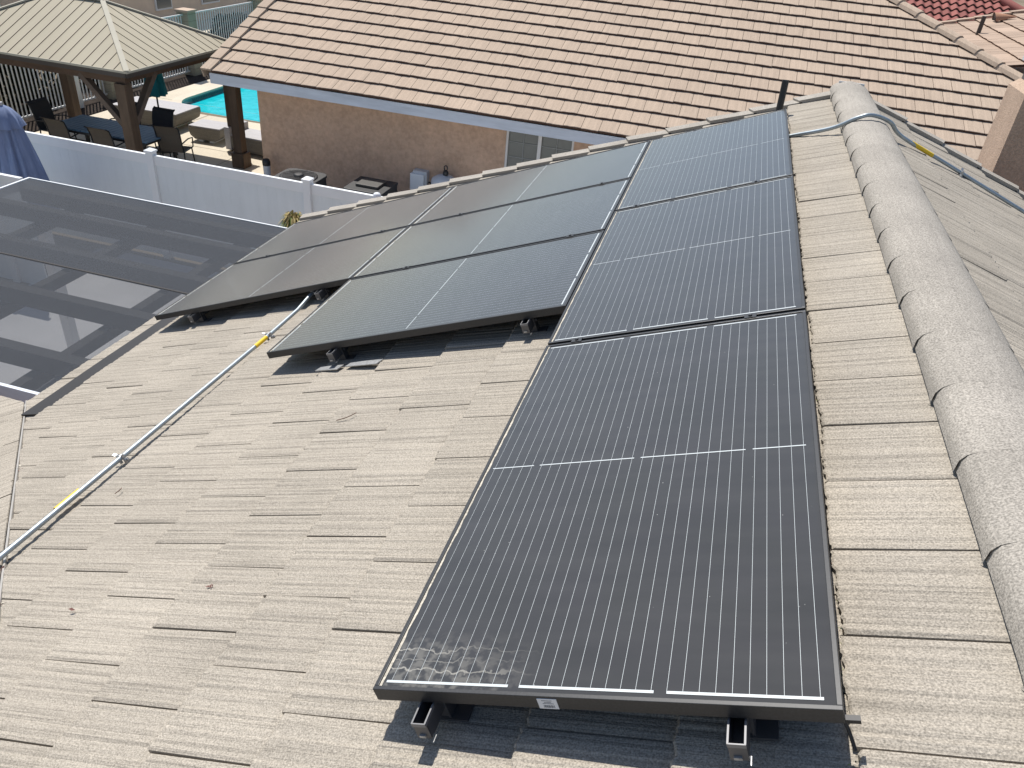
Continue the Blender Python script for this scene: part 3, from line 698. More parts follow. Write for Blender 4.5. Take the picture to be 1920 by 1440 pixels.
# closed blue umbrella
um = thing('umbrella', 'closed faded blue patio umbrella leaning by the white fence', 'umbrella', (-10.1, 8.6, G))
def foldf(nf, amp, sd_):
    q = random.Random(sd_); ph = [q.uniform(-.4, .4) for _ in range(40)]
    return lambda a, i: 1+amp[min(i, len(amp)-1)]*(.6*math.cos(nf*a+ph[i % 3]) + .4*math.cos(nf*1.5*a+1+ph[3+i % 3]))
mb = MB(); mb.lathe((-10.10, 8.6, 0), [(.38, -3.55), (.31, -3.05), (.265, -2.70), (.22, -2.40), (.175, -2.16), (.13, -2.04)], 96, fold=foldf(13, [.30, .28, .26, .20, .14, .08], 3))
mb.build('canopy', m_ublue, um)
mb = MB(); mb.lathe((-10.10, 8.6, 0), [(.24, -2.16), (.20, -2.02), (.12, -1.90), (.04, -1.85)], 48, fold=foldf(8, [.20, .12, .05, 0], 5)); mb.build('top_flap', m_ublue, um)
mb = MB(); mb.tube([(-10.1, 8.6, G), (-10.1, 8.6, -1.80)], .024); mb.build('pole', m_alu, um)
# white capped pipe and spiky plant
mb = MB(); mb.lathe((-4.24, 9.36, 0), [(.05, G), (.05, -2.55), (.058, -2.54), (.058, -2.48), (.045, -2.455), (.02, -2.445)], 16)
o = mb.build('standpipe', m_wht, origin=(-4.24, 9.36, G)); tag(o, 'white capped plastic pipe standing where fence meets the panel edge', 'pipe')
pl = thing('spiky_plant', 'spiky yellow green plant poking up beside the white fence post', 'plant', (-5.05, 8.3, G))
mb = MB(); mb.tube([(-5.05, 8.3, G), (-5.08, 8.3, -3.4), (-5.05, 8.3, -2.68)], [.05, .045, .04], 8); mb.build('stem', m_bark, pl)
mb = MB(); mb2 = MB(); q = random.Random(8)
for i in range(240):
    a = q.uniform(0, 2*PI); el = q.uniform(-.7, 1.15); Ln = q.uniform(.20, .33); d = Vector((math.cos(a)*math.cos(el), math.sin(a)*math.cos(el), math.sin(el))); p0 = Vector((-5.05, 8.3, -2.70)); sdv = Vector((-math.sin(a), math.cos(a), 0))*.012
    p1 = p0+d*Ln*.5; p1 = p1+Vector((0, 0, .03)); p2 = p0+d*Ln*.85+Vector((0, 0, -.11)); M_ = mb if q.random() < (.8 if el < .2 else .3) else mb2
    M_.add([p0-sdv*.6, p0+sdv*.6, p1+sdv, p1-sdv, p2], [(0, 1, 2, 3), (3, 2, 4)], 0, q.random())
mb.build('leaf_rosette', m_blade, pl); mb2.build('dry_tuft', m_blade_y, pl)

# ------------------------------------------------------------------ neighbour's house
NE = 13.50; NZ = -2.13; NX0, NX1 = -9.95, 9.3
nh = thing('house', 'neighbour house with tan tile roof, pale fascia and tan stucco wall', 'house', (-2, 17, G))
def PN(a, b, n): return Vector((a, NE + b*CS - n*SN, NZ + b*SN + n*CS))
NRB = 8.0                                        # ridge, upslope distance
def nclip_hi(a): return (NX1-a)/CS               # right hip: 45 degrees in plan
rnd = random.Random(12); mb = MB(); NP = 0.418
ci = 0; b = 0.0
while b < NRB:
    a = NX0+.16 - (.17 if ci % 2 else 0)
    while a < NX1:
        x0 = max(a, NX0+.16); x1 = a+.333
        lim = nclip_hi((x0+x1)/2)
        if x1-x0 > .05 and lim > b+.08:
            x1 = min(x1, NX1-b*CS-.05)
            if x1-x0 > .04: tile(mb, PN, x0, x1, b, min(b+NP+.05, lim+.05, NRB+.05), .046, 0.004, .046, rnd, 5, .0030, .003, 0, 1, edge=.008)
        a += .34
    b += NP; ci += 1
mb.build('roof', [m_ntile, m_butt_shade], nh)
# hip side and rear planes
mb = MB(); zr = NRB*SN+NZ; yr = NE+NRB*CS; xh = NX1-NRB*CS
mb.add([(NX1, NE, NZ), (NX1, 2*yr-NE, NZ), (xh, yr, zr)], [(0, 1, 2)]); mb.add([(NX0, 2*yr-NE, NZ), (NX1, 2*yr-NE, NZ), (xh, yr, zr), (NX0, yr, zr)], [(3, 2, 1, 0)])
mb.add([PN(NX0+.1, .02, -.06), PN(NX1-.2, .02, -.06), PN(xh-.1, NRB, -.06), PN(NX0+.1, NRB, -.06)], [(0, 1, 2, 3)])
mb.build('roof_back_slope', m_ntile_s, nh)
mb = MB()                                        # hip caps
hd = Vector((-CS, CS, SN)); h0 = Vector((NX1, NE, NZ+.03)); Lh = NRB; k = 0
hs = Vector((1, 1, 0)).normalized(); hu = hs.cross(hd.normalized()); 
if hu.z < 0: hu = -hu
while k*.40 < Lh:
    a = h0+hd*(k*.40); c = h0+hd*(k*.40+.43); t = rnd.random()
    pr = [(-.155, -.035), (-.12, .03), (-.045, .065), (.045, .065), (.12, .03), (.155, -.035), (.13, -.045), (0, .02), (-.13, -.045)]
    n = len(pr); vs = [a+hs*x+hu*(z+.03) for x, z in pr]+[c+hs*x*.94+hu*z for x, z in pr]
    mb.add(vs, [(i, (i+1) % n, n+(i+1) % n, n+i) for i in range(n)]+[tuple(reversed(range(n)))], 0, t); k += 1
mb.build('hip_cap', m_ntile, nh)
mb = MB(); b = -.03                              # left rake tiles
while b < NRB:
    t = rnd.random(); b1 = min(b+NP+.04, NRB)
    A = [(NX0-.06, b, .045), (NX0+.17, b, .045), (NX0+.17, b1, .02), (NX0-.06, b1, .02)]; T = [(x, y, n+.038) for x, y, n in A]
    mb.hexa([PN(*q) for q in A], [PN(*q) for q in T], 0, t)
    A = [(NX0-.06, b, -.12), (NX0-.03, b, -.12), (NX0-.03, b1, -.14), (NX0-.06, b1, -.14)]; T = [(NX0-.06, b, .044), (NX0-.03, b, .044), (NX0-.03, b1, .019), (NX0-.06, b1, .019)]
    mb.hexa([PN(*q) for q in A], [PN(*q) for q in T], 0, t); b += NP
mb.build('rake_trim', m_ntile, nh)
mb = MB(); mb.box(NX0+.08, NE+.03, NZ-.235, NX1-.1, NE+.075, NZ-.03); mb.build('fascia', m_fascia, nh)
mb = MB(); mb.quad((NX0+.08, NE+.075, NZ-.20), (NX1, NE+.075, NZ-.20), (NX1, 14.2, NZ-.18), (NX0+.08, 14.2, NZ-.18)); mb.quad((NX0+.02, 14.2, NZ-.18), (-9.1, 14.2, NZ-.18), (-9.1, 2*yr-NE, NZ-.18), (NX0+.02, 2*yr-NE, NZ-.18)); mb.build('soffit', m_eave_white, nh)
WX0, WY = -9.16, 14.11
wx0, wx1, wz0, wz1 = -3.57, -2.17, -3.95, -2.43
mb = MB()                                        # front wall with a window opening
def wq(x0, x1, z0, z1): mb.quad((x0, WY, z0), (x1, WY, z0), (x1, WY, z1), (x0, WY, z1))
wq(WX0, wx0, G, NZ-.18); wq(wx1, NX1-.7, G, NZ-.18); wq(wx0, wx1, G, wz0); wq(wx0, wx1, wz1, NZ-.18)
for (xa, za, xb, zb) in ((wx0, wz0, wx0, wz1), (wx1, wz1, wx1, wz0), (wx0, wz1, wx1, wz1), (wx1, wz0, wx0, wz0)): mb.quad((xa, WY, za), (xb, WY, zb), (xb, WY+.10, zb), (xa, WY+.10, za))
mb.quad((WX0, WY, G), (WX0, WY, NZ+.2), (WX0, 26.5, NZ+.2), (WX0, 26.5, G)); mb.quad((NX1-.7, WY, G), (NX1-.7, 26.5, G), (NX1-.7, 26.5, NZ), (NX1-.7, WY, NZ)); mb.quad((WX0, 26.5, G), (WX0, 26.5, NZ), (NX1-.7, 26.5, NZ), (NX1-.7, 26.5, G))
mb.build('wall', m_stucco, nh)
mb = MB(); xm = -2.87
for x in (wx0, wx1-.045): mb.box(x, WY+.02, wz0, x+.045, WY+.075, wz1)
mb.box(wx0+.045, WY+.02, wz0, wx1-.045, WY+.075, wz0+.045); mb.box(wx0+.045, WY+.02, wz1-.045, wx1-.045, WY+.075, wz1); mb.box(xm-.035, WY+.015, wz0+.045, xm+.035, WY+.07, wz1-.045)
wf = mb.build('window', m_eave_white, nh)
mb = MB()
for x in (wx0+.36, xm+.35): mb.box(x-.006, WY+.052, wz0+.045, x+.009, WY+.062, wz1-.045)
for i in range(1, 5): z = wz0+(wz1-wz0)*i/5; mb.box(wx0+.045, WY+.053, z-.006, xm-.035, WY+.061, z+.006); mb.box(xm+.035, WY+.053, z-.006, wx1-.045, WY+.061, z+.006)
mb.build('muntin', m_blind, wf)
mb = MB(); mb.quad((wx0+.04, WY+.066, wz0+.04), (wx1-.04, WY+.066, wz0+.04), (wx1-.04, WY+.066, wz1-.04), (wx0+.04, WY+.066, wz1-.04)); mb.build('pane', m_pane, wf)
# porch post carrying the roof corner
mb = MB(); mb.box(-10.07, 14.36, G+.34, -9.86, 14.57, NZ-.18); pp = mb.build('porch_post', m_wood, nh, .006)
mb = MB(); mb.box(-10.12, 14.31, G, -9.81, 14.62, G+.34); mb.build('post_base', m_wood, pp, .008)
mb = MB(); mb.box(-10.09, 14.30, NZ-.36, -9.20, 14.60, NZ-.19); mb.build('porch_beam', m_wood_h, nh)

# roof of a wing further right, falling toward the left, with a barrel vent and a pipe
nw = thing('house', 'tan tiled house wing behind the hip ridge, top right', 'house', (9, 20, G))
WX = 4.0; WZ = -1.07; wc, ws = math.cos(.27), math.sin(.27)
def PWg(a, b, n): return Vector((WX + b*wc - n*ws, a, WZ + b*ws + n*wc))
mb = MB(); rnd = random.Random(21); b = 0.0; ci = 0
while b < 5.6:
    a = 15.5-(.17 if ci % 2 else 0)
    while a < 23.9:
        if PWg(a, b, 0).x > NX1-(a-NE)-.10: tile(mb, PWg, a, min(a+.333, 23.9), b, b+.47, .046, .004, .046, rnd, 3, .003, .003, 0, 1, edge=.008)
        a += .34
    b += NP; ci += 1
mb.build('roof', [m_ntile_s, m_butt_shade], nw)
mb = MB(); b = 0.0
while b < 5.6:
    A = [(23.8, b-.02, .05), (24.05, b-.02, .05), (24.05, b+.45, .03), (23.8, b+.45, .03)]; mb.hexa([PWg(*q) for q in A], [PWg(q[0], q[1], q[2]+.045) for q in A], 0, rnd.random()); b += NP
mb.build('rake_trim', m_ntile_s, nw)
mb = MB(); p = PWg(24, 5.6, 0); mb.hexa([(WX+.4, 18.2, G), (WX+10, 18.2, G), (WX+10, 23.7, G), (WX+.4, 23.7, G)], [(WX+.4, 18.2, WZ-.15), (WX+10, 18.2, WZ-.15), (WX+10, 23.7, WZ-.15), (WX+.4, 23.7, WZ-.15)]); mb.add([(p.x, 18, p.z), (p.x, 24, p.z), (WX+10.4, 24, WZ), (WX+10.4, 18, WZ)], [(0, 1, 2, 3)]); mb.build('wall', m_stucco3, nw)
mb = MB(); c = PWg(23.0, 2.75, .06); ds = Vector((wc, 0, ws)); up_ = Vector((-ws, 0, wc)); yy = Vector((0, 1, 0)); n = 12
vs = []
for L_, s_ in ((0, 1.0), (.5, .12)):
    for k in range(n+1): a = PI*k/n; vs.append(c+ds*L_+(yy*math.cos(a)*.20+up_*math.sin(a)*.20)*s_)
mb.add(vs, [(k, k+1, n+2+k, n+1+k) for k in range(n)], 0, .5, True)
o = mb.build('roof_vent', m_terracotta, nw)
mb = MB()
for k in range(4): rr = .18-.045*k; pts = [c+ds*.01+(yy*math.cos(PI*j/10)*rr+up_*math.sin(PI*j/10)*rr) for j in range(11)]; mb.tube(pts, .010, 5)
mb.build('louvre', m_black, o)
b0 = PWg(21.5, 2.1, 0); mb = MB(); mb.tube([b0, b0+Vector((0, 0, .42))], .05, 12)
o = mb.build('vent_pipe', m_darkmetal, origin=b0); tag(o, 'short dark vent pipe standing behind the hip ridge of the neighbour roof', 'vent pipe')
# red barrel-tile roof behind
rh = thing('house', 'distant house with a red barrel tile roof, top right corner', 'house', (8, 31, G))
mb = MB(); rnd = random.Random(31)
RY0, RZ0 = 27.0, -1.9
def PR2(a, b, n): return Vector((a, RY0+b*CS-n*SN, RZ0+b*SN+n*CS))
b = 0.0; rw = .27
RXa, RXb = 3.0, 12.5
while b < 9.5:
    a = RXa+b*CS*.0
    while a < RXb-b*CS*1.0 + .0:
        t = rnd.random(); vs = []; m_ = 8
        for bb, up2 in ((b, .055), (b+.44, .0)):
            for k in range(m_+1): s_ = k/m_; vs.append(PR2(a+rw*s_, bb+ (.02 if bb == b else 0)*math.sin(PI*s_), up2+.075*(math.sin(2*PI*s_-PI/2)*.5+.5)))
        nb_ = len(vs); vs += [v_+Vector((0, .0, -.05)) for v_ in vs[:m_+1]]
        mb.add(vs, [(k, k+1, m_+2+k, m_+1+k) for k in range(m_)], 0, t, True); mb.add(vs, [(nb_+k, nb_+k+1, k+1, k) for k in range(m_)], 1, t); a += rw
    b += .40
mb.build('roof', [m_red, m_butt_shade], rh)
mb = MB(); mb.tube([PR2(RXb, 0, .08), PR2(RXb-9.3*CS, 9.3, .08)], .14, 10); mb.build('hip_cap', m_red, rh)
mb = MB(); mb.box(RXa, RY0+.5, G, RXb-.5, RY0+10, RZ0-.05); mb.build('wall', m_stucco3, rh)

# ------------------------------------------------------------------ utilities along the neighbour's wall
def ac(x, y, s, zt, label, round_):
    t = thing('ac_unit', label, 'air conditioner', (x, y, G), 'air conditioning units by the stucco wall')
    h = zt-G; r = .16 if round_ else .03; poly = []
    for cx, cy, a0 in ((s/2-r, s/2-r, 0), (-s/2+r, s/2-r, PI/2), (-s/2+r, -s/2+r, PI), (s/2-r, -s/2+r, 1.5*PI)):
        for k in range(5): a = a0+PI/2*k/4; poly.append((x+cx+r*math.cos(a), y+cy+r*math.sin(a)))
    mb = MB(); mb.prism(poly, G+.08, zt-.07)
    for k in range(10): z = G+.12+(h-.28)*k/10; mb.prism([(x+(px_-x)*1.012, y+(py_-y)*1.012) for px_, py_ in poly], z, z+.018)
    mb.build('louvred_body', m_ac, t)
    mb = MB(); mb.prism([(x+(a-x)*1.03, y+(b-y)*1.03) for a, b in poly], zt-.07, zt-.02); mb.build('top_cover', m_ac, t, .01)
    if round_:
        mb = MB(); mb.lathe((x, y, 0), [(s*.43, zt-.02), (s*.43, zt-.008), (s*.40, zt-.004)], 40); mb.build('fan_well', m_ac2, t)
        mb = MB()
        for k in range(1, 9): rr = s*.40*k/9; mb.tube([(x+rr*math.cos(a), y+rr*math.sin(a), zt+.012) for a in [2*PI*j/32 for j in range(33)]], .004, 5)
        for k in range(12): a = 2*PI*k/12; mb.tube([(x+.05*math.cos(a), y+.05*math.sin(a), zt+.016), (x+s*.40*math.cos(a), y+s*.40*math.sin(a), zt+.014)], .004, 5)
        mb.lathe((x, y, 0), [(.10, zt+.01), (.10, zt+.03), (.06, zt+.04)], 20); mb.build('fan_guard', m_ac, t)
    else:
        mb = MB(); mb.box(x-s*.30, y-s*.26, zt-.02, x+s*.30, y+s*.28, zt+.035); mb.build('lid', m_acpad, t, .012)
        mb = MB(); mb.box(x-.02, y-s/2-.02, zt-.36, x+.20, y-s/2-.006, zt-.12); mb.build('access_panel', m_acpad, t)
    mb = MB(); mb.box(x-s/2-.06, y-s/2-.06, G, x+s/2+.06, y+s/2+.06, G+.08); mb.build('pad', m_patio, t)
ac(-7.24, 12.28, .86, -3.53, 'rounded dark air conditioner with open fan top beside the stucco wall', True)
ac(-5.90, 12.72, .80, -3.60, 'square dark air conditioner with a raised lid on top beside the stucco wall', False)
t = thing('disconnect_box', 'small pale electrical box on the stucco wall', 'electrical box', (-5.37, 14.0, -3.85))
mb = MB(); mb.box(-5.55, 13.90, -4.02, -5.24, 14.06, -3.66); mb.build('cover', m_wht, t, .008); mb = MB(); mb.box(-5.50, 13.95, -3.66, -5.19, 14.105, -3.60); mb.box(-5.24, 13.96, -4.0, -5.19, 14.105, -3.66); mb.build('box', m_ltgrey, t)
mb = MB(); mb.tube([(-5.2, 14.07, -3.85), (-5.14, 14.07, -3.86), (-5.1, 14.07, -4.0), (-5.1, 14.07, G)], .018, 8); mb.build('cable', m_black, t)
t = thing('water_softener', 'pale rounded tank with a black valve on top by the stucco wall', 'tank', (-4.73, 13.75, G))
mb = MB(); mb.lathe((-4.73, 13.75, 0), [(.26, G), (.27, -3.66), (.25, -3.60), (.16, -3.545), (.05, -3.52)], 24); mb.build('tank', m_ltgrey, t)
mb = MB(); mb.lathe((-4.70, 13.75, 0), [(.05, -3.53), (.06, -3.47), (.045, -3.43)], 12); mb.tube([(-4.70+.035*math.cos(a), 13.75, -3.37+.05*math.sin(a)) for a in [2*PI*k/16 for k in range(17)]], .012, 6); mb.build('valve', m_black, t)
t = thing('backflow_valve', 'black capped valve by the corner of the stucco wall', 'valve', (-8.93, 13.85, G))
mb = MB(); mb.lathe((-8.93, 13.85, 0), [(.05, G), (.075, -4.25), (.08, -4.05), (.07, -3.98)], 14); mb.build('body', m_ltgrey, t); mb = MB(); mb.lathe((-8.93, 13.85, 0), [(.085, -4.03), (.09, -3.95), (.07, -3.90), (.03, -3.88)], 14); mb.build('cap', m_black, t)

# ------------------------------------------------------------------ pool
po = thing('pool', 'turquoise swimming pool with curved corner and tile band behind the stucco wall', 'pool', (-12, 22, G))
def pool_outline(off):
    pts = []
    cx, cy, r = -13.55, 19.05, 1.05
    for k in range(13): a = PI*1.5 - PI/2*k/12*1.0; pts.append((cx+(r+off)*math.cos(a), cy+(r+off)*math.sin(a)))
    pts += [(-14.6-off, 25.0+off), (-9.3, 25.0+off), (-9.3, 18.0-off)]
    return pts
inn = pool_outline(0); out_ = pool_outline(.28)
mb = MB(); n = len(inn)
mb.add([(x, y, G+.03) for x, y in inn]+[(x, y, G+.03) for x, y in out_]+[(x, y, G-.02) for x, y in out_]+[(x, y, G-.02) for x, y in inn], [(i, (i+1) % n, n+(i+1) % n, n+i) for i in range(n-2)]+[(n+i, n+(i+1) % n, 2*n+(i+1) % n, 2*n+i) for i in range(n-2)]+[(3*n+i, 3*n+i+1, i+1, i) for i in range(n-2)])
mb.build('coping', m_coping, po)
mb = MB(); mb.add([(x, y, G-.02) for x, y in inn]+[(x, y, G-.30) for x, y in inn], [(i, (i+1) % n, n+(i+1) % n, n+i) for i in range(n)])
for k in range(0, 70):
    y = 19.2+k*.083
    mb.box(-14.597, y, G-.115, -14.588, y+.055, G-.05, 1)
mb.build('tile_band', [m_pooltile, mat('dark_pool_tile', (0.02, 0.07, 0.085), 0.3)], po)
mb = MB(); mb.add([(x, y, G-.16) for x, y in inn], [tuple(range(n))]); struct(mb.build('water', m_water))
mb = MB(); mb.add([(x, y, G-.005) for x, y in [(-14.72, 17.2), (-9.0, 17.2), (-9.0, 17.9), (-13.4, 17.78), (-14.0, 17.9), (-14.6, 18.35), (-14.72, 18.9)]], [tuple(range(7))]); struct(mb.build('pool_deck', m_conc))
mb = MB(); mb.lathe((-13.30, 18.02, 0), [(.0, G+.031), (.13, G+.034)], 16); 
# ------------------------------------------------------------------ gazebo
GX1, GX0, GY0, GY1, GZ, GA = -10.63, -15.7, 12.03, 15.80, -2.0, -1.13
gz = thing('gazebo', 'hip roofed gazebo with tan ribbed metal roof on brown timber posts', 'gazebo', ((GX0+GX1)/2, (GY0+GY1)/2, G))
gm = (GY0+GY1)/2; hw = (GY1-GY0)/2; A = Vector((GX1-hw, gm, GA)); B_ = Vector((GX0+hw, gm, GA))
c00, c10, c11, c01 = Vector((GX0, GY0, GZ)), Vector((GX1, GY0, GZ)), Vector((GX1, GY1, GZ)), Vector((GX0, GY1, GZ))
mb = MB(); mb.add([c00, c10, A, B_], [(0, 1, 2, 3)]); mb.add([c10, c11, A], [(0, 1, 2)]); mb.add([c11, c01, B_, A], [(0, 1, 2, 3)]); mb.add([c01, c00, B_], [(0, 1, 2)])
dz = Vector((0, 0, -.03)); mb.add([c00+dz, c10+dz, c11+dz, c01+dz, A+dz, B_+dz], [(1, 0, 5, 4), (2, 1, 4), (3, 2, 4, 5), (0, 3, 5)]); 
st = .245; x = GX0+.12
while x < GX1-.03:
    top_b = min(GX1-x, x-GX0, hw); p0 = Vector((x, GY0, GZ+.006)); k = top_b/hw; p1 = Vector((x, GY0+top_b, GZ+(GA-GZ)*k+.006)); 
    if top_b > .06: mb.bar(p0, p1, .008, .010, mi=1)
    x += st
y = GY0+.12
while y < GY1-.03:
    tb = min(y-GY0, GY1-y)
    if tb > .06: mb.bar((GX1, y, GZ+.006), (GX1-tb, y, GZ+(GA-GZ)*tb/hw+.006), .008, .010, mi=1)
    y += st
gr = mb.build('roof', [m_gazroof, m_gazseam], gz)
mb = MB()
for p, q_ in ((c10, A), (c11, A), (c00, B_), (c01, B_)): mb.bar(p+Vector((0, 0, .012)), q_+Vector((0, 0, .012)), .10, .03)
mb.bar(A+Vector((0, 0, .02)), B_+Vector((0, 0, .02)), .14, .05); mb.build('hip_cap', m_gazcap, gr)
mb = MB(); mb.box(GX0, GY0-.02, GZ-.035, GX1+.02, GY0, GZ+.006); mb.box(GX1, GY0, GZ-.035, GX1+.02, GY1, GZ+.006); mb.build('eave_trim', m_gazcap, gr)
mb = MB(); mb.box(GX0, GY0+.03, GZ-.13, GX1-.05, GY0+.07, GZ-.04); mb.box(GX1-.07, GY0+.03, GZ-.13, GX1-.03, GY1-.03, GZ-.04); mb.box(GX0, GY1-.07, GZ-.13, GX1-.05, GY1-.03, GZ-.04); mb.build('gutter', m_darkmetal, gz)
gi = .28; gx0, gx1, gy0, gy1 = GX0+gi, GX1-gi-.10, GY0+gi, GY1-gi
for y in (gy0, gy1):
    mb = MB(); mb.box(gx0-.12, y-.06, GZ-.30, gx1+.12, y+.06, GZ-.07); mb.build('beam', m_wood_h, gz)
for x in (gx0, gx1):
    mb = MB(); mb.box(x-.06, gy0+.061, GZ-.30, x+.06, gy1-.061, GZ-.07); mb.build('beam', m_wood_h, gz)
pz = GZ-.301
for x in (gx0, gx1):
    for y in (gy0, gy1):
        xp = x+.24 if (x == gx1 and y == gy1) else x
        mb = MB(); mb.box(xp-.115, y-.115, G, xp+.115, y+.115, pz); mb.build('post', m_wood, gz, .006)
        if x == gx1 and y == gy1: continue
        sx = 1 if x == gx0 else -1; sy = 1 if y == gy0 else -1
        mb = MB(); mb.bar((x+sx*.10, y, pz-.85), (x+sx*.95, y, pz+.06), .11, .13, (0, 1, 0)); mb.build('brace', m_wood_grey, gz)
        mb = MB(); mb.bar((x, y+sy*.10, pz-.85), (x, y+sy*.95, pz+.06), .11, .13, (1, 0, 0)); mb.build('brace', m_wood_grey, gz)

# ------------------------------------------------------------------ dining set under the gazebo
tb = thing('dining_table', 'long blue grey slatted dining table under the gazebo', 'table', (-12.5, 13.45, G))
mb = MB(); x = -13.75
while x < -11.3: mb.box(x, 12.97, G+.70, x+.105, 14.0, G+.73); x += .12
mb.build('tabletop', m_slatblue, tb); mb = MB(); mb.box(-13.78, 12.93, G+.66, -11.24, 14.04, G+.70); mb.build('apron', m_black, tb)
for x in (-13.7, -11.35):
    for y in (13.0, 13.95): mb = MB(); mb.box(x-.03, y-.03, G, x+.03, y+.03, G+.66); mb.build('leg', m_black, tb)
def chair_root(fabric, label):
    r = local_thing('patio_chair', label, 'chair', 'sling chairs around the dining table')
    mb = MB()          # back curves away; local: seat centre at origin, back at -y
    prof = [(-.20, .42), (-.24, .60), (-.27, .80), (-.33, .97), (-.40, 1.01)]
    for (y0, z0), (y1, z1) in zip(prof[:-1], prof[1:]): mb.hexa([(-.25, y0, z0), (.25, y0, z0), (.25, y0+.014, z0), (-.25, y0+.014, z0)], [(-.25, y1, z1), (.25, y1, z1), (.25, y1+.014, z1), (-.25, y1+.014, z1)])
    mb.build('backrest', fabric, r)
    mb = MB(); mb.box(-.25, -.21, .41, .25, .25, .425); mb.build('seat', fabric, r)
    for s in (-1, 1):
        mb = MB(); mb.tube([(s*.265, y, z) for y, z in [(.27, .415), (-.2, .42)]+prof[1:]], .016, 8); mb.tube([(s*.27, -.23, .62), (s*.29, .05, .66), (s*.29, .27, .63), (s*.275, .28, .42)], .014, 8)
        mb.build('side_frame', m_black, r)
    for s in (-1, 1):
        for y0, y1 in ((.22, .27), (-.18, -.25)): mb = MB(); mb.tube([(s*.265, y0, .42), (s*.28, y1, 0)], .015, 8); mb.build('leg', m_black, r)
    return r
def put(o, x, y, rz): o.matrix_world = Matrix.Translation((x, y, G)) @ Matrix.Rotation(rz, 4, 'Z')
c1 = chair_root(m_sling, 'brown sling chair seen from behind, near side of the blue table, left of two'); put(c1, -13.27, 12.98, 0)
c2 = dup(c1, 'brown sling chair seen from behind, near side of the blue table, beside the front post'); put(c2, -12.08, 12.90, 0)
c3 = dup(c1, 'brown sling chair at the right end of the table beside the fence post'); put(c3, -11.12, 13.72, .22)
c4 = chair_root(m_sling_d, 'dark sling chair at the left end of the blue table'); put(c4, -14.25, 13.65, -PI/2)
c5 = dup(c4, 'dark sling chair on the far side of the blue table behind the front post'); put(c5, -11.95, 14.20, PI)
c6 = dup(c4, 'dark sling chair on the far side of the blue table, farther along'); put(c6, -12.9, 14.30, PI)
# teal umbrella
tu = thing('umbrella', 'closed teal umbrella hanging by the gazebo brace', 'umbrella', (-12.05, 14.62, G))
mb = MB(); mb.lathe((-12.13, 14.62, 0), [(.22, -3.12), (.20, -2.85), (.16, -2.5), (.10, -2.2), (.04, -2.1)], 48, fold=foldf(8, [.25, .2, .15, .1, 0], 9)); mb.build('canopy', m_uteal, tu)
mb = MB(); mb.tube([(-12.13, 14.62, G), (-12.13, 14.62, -2.05)], .02); mb.build('pole', m_darkmetal, tu); mb = MB(); mb.lathe((-12.13, 14.62, 0), [(.25, G), (.25, G+.05), (.05, G+.09)], 18); mb.build('base', m_darkmetal, tu)
# lounge pieces on the deck
def curved_box(mb, x0, x1, y0, y1, z0, z1, tuck, mi=0):
    """box whose ends curve inward toward the ground"""
    pr = [(0, 1), (0, .7), (.25, .3), (1, 0)]
    poly = [(x0+tuck*a, z0+(z1-z0)*k) for a, k in pr]+[(x1-tuck*a, z0+(z1-z0)*k) for a, k in reversed(pr)]
    n = len(poly); vs = [(x, y0, z) for x, z in poly]+[(x, y1, z) for x, z in poly]
    mb.add(vs, [tuple(range(n)), tuple(reversed(range(n, 2*n)))]+[((i+1) % n, i, n+i, n+(i+1) % n) for i in range(n)], mi)
def lounge(name, label, cat, x, y, L, W, h, rot, tuck, arm=False):
    r = local_thing(name, label, cat); mb = MB(); curved_box(mb, -L/2, L/2, -W/2, W/2, .06, h-.03, tuck); mb.build('body', m_wicker, r)
    mb = MB(); mb.box(-L/2+.01, -W/2+.01, h-.03, L/2-.01, W/2-.01, h); mb.build('top', m_wick_top, r)
    mb = MB()
    for s in (-1, 1): mb.box(s*(L/2-tuck-.12)-.06, -W/2+.04, 0, s*(L/2-tuck-.12)+.06, W/2-.04, .06)
    mb.build('foot', m_eave_white, r)
    if arm: mb = MB(); mb.box(-L/2-.10, -W/2-.02, .05, -L/2+.06, W/2+.02, h+.16); mb.build('armrest', m_wick_top, r, .01)
    r.matrix_world = Matrix.Translation((x, y, G)) @ Matrix.Rotation(rot, 4, 'Z'); return r
lounge('daybed', 'large pale woven daybed on the pool deck behind the gazebo post', 'daybed', -13.72, 16.50, 1.9, 1.05, .44, .02, .22)
lounge('ottoman', 'grey wicker ottoman on the sunny pool deck by the porch post', 'ottoman', -11.72, 15.93, .86, .66, .38, .05, .16)
lounge('sofa', 'grey wicker lounge seat half hidden behind the porch post', 'sofa', -10.12, 15.62, 1.35, .72, .42, -.05, .14, True)

# ------------------------------------------------------------------ iron fence with block pillars, along the back of the pool yard
IX = -16.3
fi = thing('iron_fence', 'white iron bar fence with block pillars behind the pool yard', 'fence', (IX, 20, G))
pil = [13.9, 17.95, 21.75, 25.75, 29.8]
for y in pil:
    mb = MB(); mb.box(IX-.2, y-.2, G-.1, IX+.2, y+.2, G+1.86); mb2 = MB()
    p = mb.build('pillar', m_block, fi)
    for k in range(1, 10): z = G+k*.2; mb2.box(IX-.202, y-.202, z-.004, IX+.202, y+.202, z+.004)
    mb2.build('mortar_line', m_mortar, p); mb2 = MB(); mb2.box(IX-.24, y-.24, G+1.86, IX+.24, y+.24, G+1.92); mb2.build('pillar_cap', m_capblock, p)
for y0, y1 in zip([9.8]+[q+.2 for q in pil], [q-.2 for q in pil]+[33]):
    if y1-y0 < .5: continue
    mb = MB(); mb.box(IX-.02, y0, G+1.76, IX+.02, y1, G+1.80); mb.box(IX-.02, y0, G+.10, IX+.02, y1, G+.14); y = y0+.06
    while y < y1: mb.box(IX-.013, y-.013, G+.14, IX+.013, y+.013, G+1.76); y += .125
    mb.build('bar_panel', m_whitebar, fi)
